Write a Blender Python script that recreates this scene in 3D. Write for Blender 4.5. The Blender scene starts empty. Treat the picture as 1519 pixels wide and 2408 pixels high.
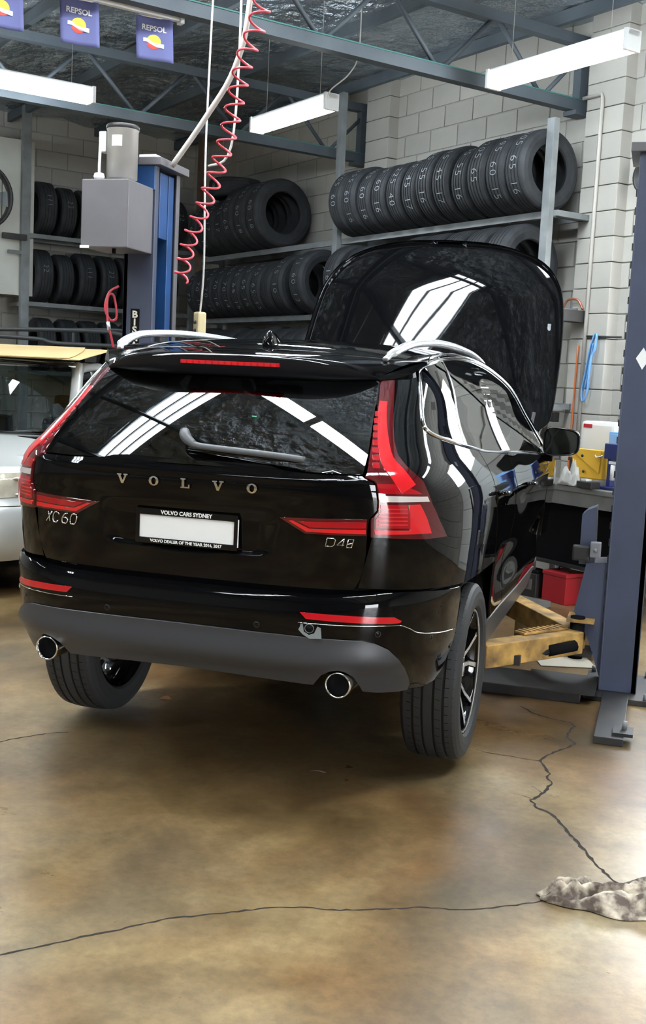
import bpy, bmesh, math, random
from math import sin, cos, pi, radians, sqrt, atan2
from mathutils import Vector, Matrix
from bisect import bisect_right

scene = bpy.context.scene
COL = scene.collection
random.seed(7)

# ------------------------------------------------------------------ camera
F_PX, IMG_W, IMG_H = 2623.164, 1519, 2408
RW = [(0.95541397, 0.29133703, 0.04803008),
      (0.07974485, -0.09797605, -0.99198863),
      (-0.28429722, 0.95158995, -0.11684032)]
CAM = Vector((1.57657, -3.54404, 1.56538))
cd = bpy.data.cameras.new('camera')
cd.sensor_fit = 'VERTICAL'; cd.sensor_height = 36.0
cd.lens = F_PX * 36.0 / IMG_H
cd.clip_start = 0.05; cd.clip_end = 200
co = bpy.data.objects.new('camera', cd); COL.objects.link(co)
rx, ry, rz = (Vector(r).normalized() for r in RW)
co.matrix_world = Matrix(((rx.x, -ry.x, -rz.x, CAM.x), (rx.y, -ry.y, -rz.y, CAM.y), (rx.z, -ry.z, -rz.z, CAM.z), (0, 0, 0, 1)))
scene.camera = co

# ------------------------------------------------------------------ view, world
vs = scene.view_settings
vs.view_transform = 'Standard'; vs.look = 'None'; vs.gamma = 1.0; vs.use_curve_mapping = False
vs.exposure = 0.40
SKYLIGHT = 36.0      # radiance of the translucent roof sheets
TUBE = 42.0          # radiance of the fluorescent diffusers
world = bpy.data.worlds.new('daylight'); scene.world = world; world.use_nodes = True
bg = world.node_tree.nodes['Background']
bg.inputs[0].default_value = (0.90, 0.95, 1.0, 1); bg.inputs[1].default_value = 26.0

HF = 0.135                                   # car frame height over the floor (it hangs on the lift)
TH = radians(-39.5)                          # the room is turned against the car
E1 = Vector((cos(TH), sin(TH), 0)); E2 = Vector((-sin(TH), cos(TH), 0))
def RM(a, b, z=0.0): return E1 * a + E2 * b + Vector((0, 0, z))
CEIL = 4.62; WB = 5.165; WA = -10.25; WC = 12.5; WD = -11.0

# ------------------------------------------------------------------ materials
MATS = {}
def mat(name, col=(.5, .5, .5), rough=.5, metal=0., spec=.5, coat=0., coat_rough=.03, ior=1.5, emit=None, estr=0., trans=0., bump=None, vary=None, aniso=None):
    if name in MATS: return MATS[name]
    m = bpy.data.materials.new(name); m.use_nodes = True
    nt = m.node_tree; p = nt.nodes['Principled BSDF']
    p.inputs['Base Color'].default_value = (*col, 1); p.inputs['Roughness'].default_value = rough
    p.inputs['Metallic'].default_value = metal; p.inputs['Specular IOR Level'].default_value = spec
    p.inputs['IOR'].default_value = ior
    p.inputs['Coat Weight'].default_value = coat; p.inputs['Coat Roughness'].default_value = coat_rough
    p.inputs['Transmission Weight'].default_value = trans
    if emit: p.inputs['Emission Color'].default_value = (*emit, 1); p.inputs['Emission Strength'].default_value = estr
    tc = nt.nodes.new('ShaderNodeTexCoord')
    if vary:                                 # (scale, second colour, rough delta)
        n = nt.nodes.new('ShaderNodeTexNoise'); n.inputs['Scale'].default_value = vary[0]; n.inputs['Detail'].default_value = 6
        nt.links.new(tc.outputs['Object'], n.inputs['Vector'])
        r = nt.nodes.new('ShaderNodeValToRGB'); r.color_ramp.elements[0].position = .35; r.color_ramp.elements[1].position = vary[2] or .68
        r.color_ramp.elements[0].color = (*col, 1); r.color_ramp.elements[1].color = (*vary[1], 1)
        nt.links.new(n.outputs['Fac'], r.inputs['Fac']); nt.links.new(r.outputs['Color'], p.inputs['Base Color'])
    if bump:                                 # (scale, strength, distance)
        n = nt.nodes.new('ShaderNodeTexNoise'); n.inputs['Scale'].default_value = bump[0]; n.inputs['Detail'].default_value = 5
        nt.links.new(tc.outputs['Object'], n.inputs['Vector'])
        b = nt.nodes.new('ShaderNodeBump'); b.inputs['Strength'].default_value = bump[1]; b.inputs['Distance'].default_value = bump[2]
        nt.links.new(n.outputs['Fac'], b.inputs['Height']); nt.links.new(b.outputs['Normal'], p.inputs['Normal'])
    MATS[name] = m; return m

def thin_glass(name, tint, ior=1.6):
    """one-sheet tinted window: Fresnel mirror over a tinted see-through"""
    m = bpy.data.materials.new(name); m.use_nodes = True; nt = m.node_tree
    for n in list(nt.nodes): nt.nodes.remove(n)
    o = nt.nodes.new('ShaderNodeOutputMaterial'); mx = nt.nodes.new('ShaderNodeMixShader')
    fr = nt.nodes.new('ShaderNodeFresnel'); fr.inputs['IOR'].default_value = ior
    tr = nt.nodes.new('ShaderNodeBsdfTransparent'); tr.inputs['Color'].default_value = (*tint, 1)
    gl = nt.nodes.new('ShaderNodeBsdfGlossy'); gl.inputs['Roughness'].default_value = 0.015; gl.inputs['Color'].default_value = (1, 1, 1, 1)
    nt.links.new(fr.outputs[0], mx.inputs[0]); nt.links.new(tr.outputs[0], mx.inputs[1]); nt.links.new(gl.outputs[0], mx.inputs[2])
    nt.links.new(mx.outputs[0], o.inputs[0]); MATS[name] = m; return m

M_PAINT = mat('black_paint', (.0022, .0023, .0028), .03, spec=.29, ior=1.5)
M_GLOSS = mat('gloss_black_trim', (.004, .004, .0045), .07, spec=.5)
M_CLAD = mat('grey_plastic', (.040, .042, .047), .42, spec=.45, bump=(900, .06, .0006))
M_CHROME = mat('chrome', (.86, .87, .88), .07, 1.0)
M_ALU = mat('satin_aluminium', (.80, .81, .82), .26, .70)
M_DARK = mat('dark_void', (.006, .006, .007), .8, spec=.1)
M_RUBBER = mat('tyre_rubber', (.030, .031, .032), .60, spec=.35, bump=(220, .12, .001))
M_OLDRUB = mat('old_rubber', (.022, .025, .029), .68, spec=.35, vary=(9, (.038, .042, .047), 0))
M_LENS = mat('red_lens', (.36, .004, .010), .06, spec=.55, coat=.6)
M_LENSD = mat('deep_red_lens', (.085, .003, .006), .05, spec=.5, coat=.8)
M_GUIDE = mat('bright_red_guide', (.66, .014, .020), .10, spec=.5, coat=.6)
M_CLEARL = mat('clear_lens', (.72, .66, .64), .08, .35, spec=.6)
M_REFL = mat('red_reflector', (.50, .006, .014), .12, spec=.6, coat=.5)
M_GLASSR = thin_glass('privacy_glass', (.05, .055, .055), 1.75)
M_GLASSS = thin_glass('tinted_side_glass', (.22, .24, .24), 2.1)
M_GLASSC = thin_glass('clear_glass', (.75, .80, .80), 1.5)
M_WHITE = mat('white_paint', (.80, .80, .78), .4)
M_LIFT = mat('lift_grey_blue', (.060, .072, .118), .42, vary=(3, (.048, .056, .085), 0), bump=(60, .05, .002))
M_LIFTD = mat('lift_dark_steel', (.017, .018, .020), .5, vary=(8, (.034, .030, .027), 0))
M_LIFTBOX = mat('lift_box_grey', (.135, .128, .136), .45, vary=(4, (.112, .106, .112), 0))
M_LIFTBLUE = mat('lift_blue', (.016, .075, .24), .4, vary=(5, (.014, .055, .16), 0))
M_YELLOW = mat('worn_yellow_paint', (.62, .37, .10), .55, vary=(9, (.16, .09, .04), 0), bump=(40, .15, .003))
M_RUST = mat('rusty_steel', (.10, .075, .06), .7, vary=(10, (.17, .10, .06), 0))
M_GALV = mat('rack_grey_steel', (.24, .26, .27), .5, vary=(6, (.17, .185, .19), 0))
M_TRUSS = mat('truss_steel', (.062, .078, .094), .55, vary=(3, (.088, .108, .125), 0))
M_GREEN = mat('green_chord_paint', (.045, .17, .155), .5)
M_RED = mat('red_paint', (.50, .02, .03), .4)
M_REDHOSE = mat('red_hose', (.55, .055, .075), .35)
M_BLUE = mat('blue_plastic', (.05, .14, .42), .4)
M_NAVY = mat('navy_flag', (.12, .13, .30), .75)
M_ORANGE = mat('orange_pipe', (.60, .16, .05), .5)
M_PIPE = mat('pale_conduit', (.52, .50, .46), .5)

# ------------------------------------------------------------------ helpers
class MB:
    """collects simple shapes; build() links them as ONE mesh object"""
    def __init__(s): s.v = []; s.f = []; s.mi = []; s.sm = []
    def add(s, v, f, mi=0, sm=False):
        o = len(s.v); s.v += [tuple(p) for p in v]
        for q in f: s.f.append(tuple(i + o for i in q)); s.mi.append(mi); s.sm.append(sm)
        return s
    def box(s, lo, hi, mi=0, b=0.0):
        x0, y0, z0 = lo; x1, y1, z1 = hi
        if b <= 0:
            v = [(x0, y0, z0), (x1, y0, z0), (x1, y1, z0), (x0, y1, z0), (x0, y0, z1), (x1, y0, z1), (x1, y1, z1), (x0, y1, z1)]
            return s.add(v, [(0, 3, 2, 1), (4, 5, 6, 7), (0, 1, 5, 4), (1, 2, 6, 5), (2, 3, 7, 6), (3, 0, 4, 7)], mi)
        bm = bmesh.new(); bmesh.ops.create_cube(bm, size=1)
        for w in bm.verts: w.co = Vector(((x0 + x1) / 2 + w.co.x * (x1 - x0), (y0 + y1) / 2 + w.co.y * (y1 - y0), (z0 + z1) / 2 + w.co.z * (z1 - z0)))
        bmesh.ops.bevel(bm, geom=bm.edges[:], offset=b, segments=2, affect='EDGES', profile=.6)
        return s.bm(bm, mi)
    def bm(s, bm, mi=0, sm=False, M=None):
        bm.verts.index_update(); v = [(M @ w.co if M else w.co.copy()) for w in bm.verts]
        s.add(v, [[w.index for w in f.verts] for f in bm.faces], mi, sm); bm.free(); return s
    def tube(s, path, r, n=8, mi=0, closed=False, sy=1.0, cap=True):
        path = [Vector(p) for p in path]; N = len(path); rs = r if isinstance(r, (list, tuple)) else [r] * N
        rings = []; up = None
        for i, p in enumerate(path):
            a = path[i - 1] if (i or closed) else p; b = path[(i + 1) % N] if (i < N - 1 or closed) else p
            t = (b - a).normalized()
            if up is None:
                up = Vector((0, 0, 1)) if abs(t.z) < .9 else Vector((1, 0, 0))
            up = (up - t * up.dot(t)); up = up.normalized() if up.length > 1e-6 else Vector((1, 0, 0))
            sd = t.cross(up).normalized()
            rings.append([p + sd * (cos(2 * pi * k / n) * rs[i]) + up * (sin(2 * pi * k / n) * rs[i] * sy) for k in range(n)])
        v = [q for g in rings for q in g]; f = []
        for i in range(N if closed else N - 1):
            j = (i + 1) % N
            for k in range(n): f.append((i * n + k, i * n + (k + 1) % n, j * n + (k + 1) % n, j * n + k))
        if cap and not closed: f.append(tuple(range(n))[::-1]); f.append(tuple((N - 1) * n + k for k in range(n)))
        return s.add(v, f, mi, True)
    def lathe(s, prof, n=32, M=None, mi=0, sm=True, closed=False):
        """prof: list of (radius, axial); axis = local X"""
        v = []; f = []; K = len(prof)
        for i in range(n):
            a = 2 * pi * i / n
            for r, x in prof:
                p = Vector((x, r * cos(a), r * sin(a))); v.append(M @ p if M else p)
        for i in range(n):
            j = (i + 1) % n
            for k in range(K - (0 if closed else 1)):
                l = (k + 1) % K
                f.append((i * K + k, i * K + l, j * K + l, j * K + k))
        return s.add(v, f, mi, sm)
    def prism(s, poly, d, M=None, mi=0):
        """poly: list of 3D points (planar), extruded by vector d"""
        n = len(poly); d = Vector(d); v = [Vector(p) for p in poly] + [Vector(p) + d for p in poly]
        if M: v = [M @ p for p in v]
        f = [tuple(range(n))[::-1], tuple(range(n, 2 * n))] + [(k, (k + 1) % n, n + (k + 1) % n, n + k) for k in range(n)]
        return s.add(v, f, mi)
    def build(s, name, mats, parent=None, loc=None, rz=None, smooth_angle=None):
        me = bpy.data.meshes.new(name); me.from_pydata(s.v, [], s.f)
        mats = mats if isinstance(mats, (list, tuple)) else [mats]
        for m in mats: me.materials.append(m)
        me.polygons.foreach_set('material_index', s.mi); me.polygons.foreach_set('use_smooth', s.sm)
        me.update()
        o = bpy.data.objects.new(name, me); COL.objects.link(o)
        if parent: o.parent = parent
        if loc is not None: o.location = loc
        if rz is not None: o.rotation_euler = (0, 0, rz)
        return o

def fix_normals(o):
    bm = bmesh.new(); bm.from_mesh(o.data); bmesh.ops.recalc_face_normals(bm, faces=bm.faces); bm.to_mesh(o.data); bm.free(); return o

def tag(o, label=None, cat=None, group=None, kind=None):
    if label: o['label'] = label
    if cat: o['category'] = cat
    if group: o['group'] = group
    if kind: o['kind'] = kind
    return o
def thing(name, label, cat, loc=(0, 0, 0), rz=0.0, group=None):
    o = bpy.data.objects.new(name, None); COL.objects.link(o); o.location = loc; o.rotation_euler = (0, 0, rz)
    o.empty_display_size = .1
    return tag(o, label, cat, group)
def copy_tree(o, parent=None):
    c = o.copy(); COL.objects.link(c)
    if parent: c.parent = parent
    for ch in list(o.children): copy_tree(ch, c)
    return c
def share(name, src, parent, M=None):
    o = bpy.data.objects.new(name, src.data if hasattr(src, 'data') else src); COL.objects.link(o); o.parent = parent
    if M is not None: o.matrix_local = M
    return o
def crom(pts, n=6, closed=False):
    """Catmull-Rom through points of any dimension"""
    out = []; N = len(pts)
    for i in range(N if closed else N - 1):
        p0 = pts[(i - 1) % N] if (closed or i) else pts[0]; p1 = pts[i]; p2 = pts[(i + 1) % N]; p3 = pts[(i + 2) % N] if (closed or i < N - 2) else pts[-1]
        for k in range(n):
            t = k / n
            out.append(tuple(.5 * (2 * b + (c - a) * t + (2 * a - 5 * b + 4 * c - d) * t * t + (3 * b - a - 3 * c + d) * t ** 3) for a, b, c, d in zip(p0, p1, p2, p3)))
    if not closed: out.append(tuple(pts[-1]))
    return out
_FONTC = {}
def text_mesh(s, size=1.0, depth=0.0, align='CENTER', spacing=1.0, bold=0.0):
    """glyph outlines as (verts, faces) in the XY plane"""
    key = (s, size, depth, align, spacing, bold)
    if key in _FONTC: return _FONTC[key]
    c = bpy.data.curves.new('t', 'FONT'); c.body = s; c.size = size; c.extrude = depth; c.align_x = align; c.align_y = 'CENTER'; c.space_character = spacing
    c.offset = bold; c.resolution_u = 3; c.fill_mode = 'BOTH'
    o = bpy.data.objects.new('t', c); COL.objects.link(o)
    dg = bpy.context.evaluated_depsgraph_get(); me = bpy.data.meshes.new_from_object(o.evaluated_get(dg))
    v = [w.co.copy() for w in me.vertices]; f = [tuple(p.vertices) for p in me.polygons]
    bpy.data.objects.remove(o); bpy.data.curves.remove(c); bpy.data.meshes.remove(me)
    _FONTC[key] = (v, f); return v, f
# ================================================================== THE ROOM
from mathutils import noise as mnoise

def floor_material():
    m = bpy.data.materials.new('stained_concrete'); m.use_nodes = True; nt = m.node_tree; N = nt.nodes; L = nt.links
    p = N['Principled BSDF']; tc = N.new('ShaderNodeTexCoord')
    def noise(scale, detail=5, rough=.55, dist=0.0, sx=1.0):
        mp = N.new('ShaderNodeMapping'); mp.inputs['Scale'].default_value = (scale * sx, scale, scale); L.new(tc.outputs['Object'], mp.inputs[0])
        n = N.new('ShaderNodeTexNoise'); n.inputs['Scale'].default_value = 1; n.inputs['Detail'].default_value = detail; n.inputs['Roughness'].default_value = rough
        n.inputs['Distortion'].default_value = dist; L.new(mp.outputs[0], n.inputs['Vector']); return n.outputs['Fac']
    def ramp(f, stops):
        r = N.new('ShaderNodeValToRGB'); e = r.color_ramp.elements
        e[0].position, e[0].color = stops[0][0], (*stops[0][1], 1); e[1].position, e[1].color = stops[-1][0], (*stops[-1][1], 1)
        for q, c in stops[1:-1]: k = e.new(q); k.color = (*c, 1)
        L.new(f, r.inputs[0]); return r.outputs[0]
    def mix(a, b, f, mode='MIX'):
        x = N.new('ShaderNodeMix'); x.data_type = 'RGBA'; x.blend_type = mode
        if isinstance(f, float): x.inputs[0].default_value = f
        else: L.new(f, x.inputs[0])
        for s, k in ((a, 6), (b, 7)):
            if isinstance(s, tuple): x.inputs[k].default_value = (*s, 1)
            else: L.new(s, x.inputs[k])
        return x.outputs[2]
    base = ramp(noise(.9, 5, .55, .2), [(.32, (.070, .043, .017)), (.44, (.180, .118, .052)), (.55, (.285, .205, .102)), (.70, (.325, .268, .165))])
    rust = ramp(noise(1.5, 4, .5, .3), [(.42, (0, 0, 0)), (.75, (.75, .75, .75))])
    base = mix(base, (.205, .098, .036), rust)
    mott = ramp(noise(7, 5, .6), [(.30, (.74, .72, .69)), (.66, (1.12, 1.12, 1.10))])
    base = mix(base, mott, 1.0, 'MULTIPLY')
    oil = ramp(noise(1.0, 5, .5, .2, 1.3), [(.44, (0, 0, 0)), (.72, (.80, .80, .80))])
    base = mix(base, (.07, .058, .036), oil)
    fine = ramp(noise(26, 6, .7), [(.30, (.72, .70, .66)), (.62, (1.08, 1.06, 1.02))])
    base = mix(base, fine, 1.0, 'MULTIPLY')
    spots = ramp(noise(75, 2, .5), [(.72, (0, 0, 0)), (.76, (.6, .6, .6))])
    base = mix(base, (.05, .04, .03), spots)
    L.new(base, p.inputs['Base Color'])
    r = ramp(noise(2.3, 6, .6, .5), [(.3, (.26, .26, .26)), (.7, (.42, .42, .42))]); L.new(r, p.inputs['Roughness'])
    p.inputs['Specular IOR Level'].default_value = .5
    bp = N.new('ShaderNodeBump'); bp.inputs['Strength'].default_value = .10; bp.inputs['Distance'].default_value = .003
    L.new(noise(55, 6, .6), bp.inputs['Height']); L.new(bp.outputs[0], p.inputs['Normal'])
    return m

def block_material():
    m = mat('grey_block', (.40, .395, .365), .85, spec=.25, bump=(70, .25, .004))
    nt = m.node_tree; N = nt.nodes; L = nt.links; p = N['Principled BSDF']
    info = N.new('ShaderNodeObjectInfo'); tc = N.new('ShaderNodeTexCoord')
    n = N.new('ShaderNodeTexNoise'); n.inputs['Scale'].default_value = 4; n.inputs['Detail'].default_value = 6; L.new(tc.outputs['Object'], n.inputs['Vector'])
    a = N.new('ShaderNodeMath'); a.operation = 'MULTIPLY_ADD'; a.inputs[1].default_value = .30; L.new(info.outputs['Random'], a.inputs[0])
    b = N.new('ShaderNodeMath'); b.operation = 'MULTIPLY_ADD'; b.inputs[1].default_value = .5; b.inputs[2].default_value = .10; L.new(n.outputs['Fac'], b.inputs[0]); L.new(b.outputs[0], a.inputs[2])
    r = N.new('ShaderNodeValToRGB'); e = r.color_ramp.elements; e[0].position = .15; e[0].color = (.36, .352, .325, 1); e[1].position = .8; e[1].color = (.51, .495, .445, 1)
    L.new(a.outputs[0], r.inputs[0]); L.new(r.outputs[0], p.inputs['Base Color']); return m

M_FLOOR = floor_material(); M_BLOCK = block_material()
M_MORTAR = mat('mortar', (.37, .36, .33), .9, bump=(120, .3, .004))
M_CRACK = mat('crack_dirt', (.018, .013, .009), .9)
M_FOIL = mat('foil_sarking', (.60, .67, .72), .24, .80, vary=(2.2, (.36, .43, .48), 0), bump=(5.5, 1.0, .14))
M_DOORS = mat('outside_ground', (.35, .34, .32), .9)

floor = MB().box((-22, -22, -.12), (24, 24, 0)).build('floor', M_FLOOR); tag(floor, kind='structure')

def ribbon(name, pts, w0, w1, parent):
    """an open crack: a jagged groove strip, dark, let into the floor skin"""
    random.seed(len(pts)); mb = MB(); fine = []
    for i in range(len(pts) - 1):
        a = Vector((*pts[i], 0)); b = Vector((*pts[i + 1], 0)); n = max(2, int((b - a).length / .018))
        for k in range(n):
            q = a.lerp(b, k / n); d = (b - a).normalized(); s = Vector((-d.y, d.x, 0))
            fine.append(q + s * random.uniform(-.004, .004))
    fine.append(Vector((*pts[-1], 0)))
    v = []; f = []
    for i, q in enumerate(fine):
        t = (fine[min(i + 1, len(fine) - 1)] - fine[max(i - 1, 0)]).normalized(); s = Vector((-t.y, t.x, 0))
        w = (w0 + (w1 - w0) * i / len(fine)) * random.uniform(.45, 1.35)
        v += [q + s * w / 2 + Vector((0, 0, .0008)), q - s * w / 2 + Vector((0, 0, .0008))]
        if i: f.append((2 * i - 2, 2 * i - 1, 2 * i + 1, 2 * i))
    return mb.add(v, f).build(name, M_CRACK, parent)
ribbon('crack', [(1.017, 1.947), (1.088, 1.853), (1.159, 1.81), (1.235, 1.786), (1.282, 1.764), (1.293, 1.725), (1.279, 1.646), (1.272, 1.532), (1.307, 1.481), (1.314, 1.444), (1.285, 1.379), (1.246, 1.31), (1.21, 1.219), (1.191, 1.15), (1.216, 1.079), (1.249, 1.004), (1.239, 0.966), (1.267, 0.892), (1.242, 0.758), (1.217, 0.687), (1.208, 0.673), (1.239, 0.601), (1.274, 0.579), (1.309, 0.54), (1.341, 0.474), (1.378, 0.397), (1.407, 0.328), (1.448, 0.244), (1.494, 0.145), (1.531, 0.083), (1.566, 0.023)], .012, .013, floor)
ribbon('crack', [(-.10, -1.18), (-0.003, -1.071), (0.043, -1.021), (0.1, -0.963), (0.147, -0.906), (0.2, -0.859), (0.267, -0.781), (0.33, -0.717), (0.413, -0.66), (0.496, -0.6), (0.58, -0.537), (0.675, -0.503), (0.774, -0.477), (0.891, -0.422), (1.008, -0.359), (1.096, -0.34), (1.167, -0.305), (1.25, -0.25), (1.345, -0.174)], .008, .006, floor)
ribbon('crack', [(0.915, 1.181), (0.964, 1.158), (1.038, 1.159), (1.114, 1.15), (1.188, 1.148)], .004, .006, floor)
ribbon('crack', [(1.134, 0.709), (1.167, 0.71), (1.209, 0.685)], .002, .004, floor)
ribbon('crack', [(1.194, 0.828), (1.222, 0.795), (1.242, 0.764)], .002, .004, floor)
ribbon('crack', [(-1.1, .30), (-0.965, 0.41), (-0.939, 0.465), (-0.907, 0.511), (-0.85, 0.589), (-0.778, 0.642)], .009, .006, floor)

# ---- walls: mortar bed set back, blocks proud of it
def wall_boxes(name, boxes):
    mb = MB()
    for lo, hi in boxes: mb.box(lo, hi)
    return tag(mb.build(name, M_MORTAR, rz=TH), kind='structure')
DOOR_A0, DOOR_A1, DOOR_H = -2.24, -.35, 2.75
wall_back = wall_boxes('wall_back', [((WA - .25, WB, 0), (DOOR_A0, WB + .2, CEIL + .3)), ((DOOR_A1, WB, 0), (WC + .25, WB + .2, CEIL + .3)), ((DOOR_A0, WB, DOOR_H), (DOOR_A1, WB + .2, CEIL + .3))])
wall_left = wall_boxes('wall_left', [((WA - .2, WD - .2, 0), (WA, WB, CEIL + .3))])
wall_right = wall_boxes('wall_right', [((WC, WD - .2, 0), (WC + .2, -.3, CEIL + .3)), ((WC, 2.6, 0), (WC + .2, WB, CEIL + .3)), ((WC, -.3, 2.9), (WC + .2, 2.6, CEIL + .3))])
wall_rear = wall_boxes('wall_rear', [((WA, WD - .2, 0), (WC, WD, CEIL + .3))])

def block_mesh(w, h, d, name):
    o = MB().box((-w / 2, -d, -h / 2), (w / 2, 0.02, h / 2), b=.006).build(name, M_BLOCK); me = o.data; bpy.data.objects.remove(o); return me
BL_FULL = block_mesh(.39, .19, .012, 'block'); BL_HALF = block_mesh(.19, .19, .012, 'half_block'); BL_PIER = block_mesh(.39, .194, .13, 'pier_block')
def lay_blocks(wall, plane, u0, u1, z0, z1, near, skip):
    """plane 'B': face at b=WB looking -b; 'A': face at a=WA looking +a.  near(u,z) -> own object, else joined stuff"""
    rest = MB(); n = 0
    rows = int((z1 - z0) / .2)
    for r in range(rows):
        z = z0 + .1 + r * .2; u = u0 - (.2 if r % 2 else 0)
        while u < u1:
            c = u + .2; u += .4
            if skip(c, z): continue
            M = Matrix.Translation((c, WB, z)) if plane == 'B' else Matrix.Translation((WA, c, z)) @ Matrix.Rotation(radians(90), 4, 'Z')
            if near(c, z) and n < 300:
                share('block', BL_FULL, wall, M); n += 1
            else:
                w, h, d = .195, .095, .012
                vv = [M @ Vector(p) for p in ((-w, .0, -h), (w, .0, -h), (w, .0, h), (-w, .0, h), (-w + .006, -d, -h + .006), (w - .006, -d, -h + .006), (w - .006, -d, h - .006), (-w + .006, -d, h - .006))]
                rest.add(vv, [(4, 5, 6, 7), (0, 1, 5, 4), (1, 2, 6, 5), (2, 3, 7, 6), (3, 0, 4, 7)])
    o = rest.build('block_courses', M_BLOCK, wall); tag(o, kind='stuff')
lay_blocks(wall_back, 'B', WA, WC, 0, CEIL, lambda c, z: (-9.3 < c < -2.1 and z > 2.95) or (-3.6 < c < -2.1 and z > .75),
           lambda c, z: DOOR_A0 - .2 < c < DOOR_A1 + .2 and z < DOOR_H + .1)
dr = tag(MB().box((DOOR_A0, WB - .005, 0), (DOOR_A1, WB + .05, 1.85), b=.005).build('door_1', mat('pale_door', (.78, .79, .76), .5), rz=TH), kind='structure')
for k in range(8): MB().box((DOOR_A0 + .02, WB - .016, .06 + k * .225), (DOOR_A1 - .02, WB - .004, .265 + k * .225), b=.004).build('door_slat', MATS['pale_door'], dr)
lay_blocks(wall_left, 'A', WD, WB, 0, CEIL, lambda c, z: 1.2 < c < 5.0 and z > 2.3, lambda c, z: False)
for a0, top in ((-2.925, CEIL), (-5.97, CEIL)):
    for r in range(int(top / .2)):
        share('pier_block', BL_PIER, wall_back, Matrix.Translation((a0 + (.004 if r % 3 == 1 else 0), WB, .1 + r * .2)))

# ---- ceiling: wrinkled foil between the purlins, with translucent roof sheets let in
SKY = [(-2.42, -1.86, -7.5, 2.75), (2.05, 2.55, -7.5, 2.75), (-6.6, -6.16, -8.5, -3.4)]
mb = MB(); st = .14; na = int((WC - WA) / st); nb = int((WB - WD) / st); v = []; f = []
def foil_z(a, b):
    bay = (b % 1.1) / 1.1
    sag = -.055 * sin(pi * bay) ** .8
    w = mnoise.noise(Vector((a * 1.1, b * 3.4, 0))) * .035 + mnoise.noise(Vector((a * 3.1 + 9, b * 7.0, 3))) * .016
    return CEIL + sag + w
for i in range(na + 1):
    for j in range(nb + 1):
        a = WA + (WC - WA) * i / na; b = WD + (WB - WD) * j / nb; v.append((a, b, foil_z(a, b)))
for i in range(na):
    for j in range(nb):
        ca = WA + (WC - WA) * (i + .5) / na; cb = WD + (WB - WD) * (j + .5) / nb
        if any(s[0] < ca < s[1] and s[2] < cb < s[3] for s in SKY): continue
        k = i * (nb + 1) + j; f.append((k, k + 1, k + nb + 2, k + nb + 1))
mb.add(v, f, 0, True)
for s in SKY:                                                # upstands that close the edge of each opening
    x0, x1, y0, y1 = s; x0 -= .09; x1 += .09; y0 -= .09; y1 += .09
    mb.box((x0 - .01, y0, CEIL - .07), (x0 + .09, y1, CEIL + .09)); mb.box((x1 - .09, y0, CEIL - .07), (x1 + .01, y1, CEIL + .09))
    mb.box((x0, y0 - .01, CEIL - .07), (x1, y0 + .09, CEIL + .09)); mb.box((x0, y1 - .09, CEIL - .07), (x1, y1 + .01, CEIL + .09))
mb.box((WA - .2, WD - .2, CEIL + .30), (WC + .2, WB + .2, CEIL + .36))
ceiling = tag(mb.build('ceiling', M_FOIL, rz=TH), kind='structure')
M_SHEET = mat('daylight_roof_sheet', (.8, .85, .9), .5, emit=(.90, .96, 1.0), estr=SKYLIGHT)
for i, s in enumerate(SKY):
    sk = MB()
    w3 = (s[1] - s[0]) / 3
    for k in range(3): sk.box((s[0] + k * w3 + .012, s[2], CEIL + .05), (s[0] + (k + 1) * w3 - .012, s[3], CEIL + .06))
    o = tag(sk.build('window_%d' % (i + 1), M_SHEET, rz=TH), kind='structure')
    rb = MB()
    for k in range(4): rb.box((s[0] + k * w3 - .013, s[2], CEIL + .0), (s[0] + k * w3 + .013, s[3], CEIL + .055))
    rb.build('glazing_bar', M_TRUSS, o)

# ---- purlins and trusses
for k in range(13):
    b = WB - .30 - k * 1.1
    p = MB().box((WA, -.025, .06), (WC, .025, .16)).build('roof_purlin', M_TRUSS, loc=RM(0, b, 4.405), rz=TH)
    tag(p, kind='structure')
def truss(a, label, b0=-8.6, b1=5.12):
    t = thing('roof_truss', label, 'roof truss', RM(a, 0, 3.82), TH, 'steel roof trusses')
    MB().box((-.045, b0, 0), (.045, b1, .085)).build('bottom_chord', M_TRUSS, t)
    MB().box((-.05, b0, .085), (.05, b1, .094)).build('chord_flange', M_GREEN, t)
    MB().box((-.045, b0, .505), (.045, b1, .585)).build('top_chord', M_TRUSS, t)
    MB().box((-.04, b1 - .08, .094), (.04, b1, .505)).build('end_post', M_TRUSS, t)
    MB().box((-.07, b1 - .14, -.035), (.07, b1 + .02, 0)).build('seat_plate', M_TRUSS, t)
    b = b1 - .46
    while b - .54 > b0:
        for d in (1, -1):
            MB().tube([(0, b + .03 * d, .08), (0, b + .48 * d, .52)], .018, 6).build('web_bar', M_TRUSS, t)
        b -= 1.04
    return t
truss(-3.25, 'near steel roof truss with green flange above the car')
truss(-6.30, 'far steel roof truss behind the lift motor, ending left of the wall pier')

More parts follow.
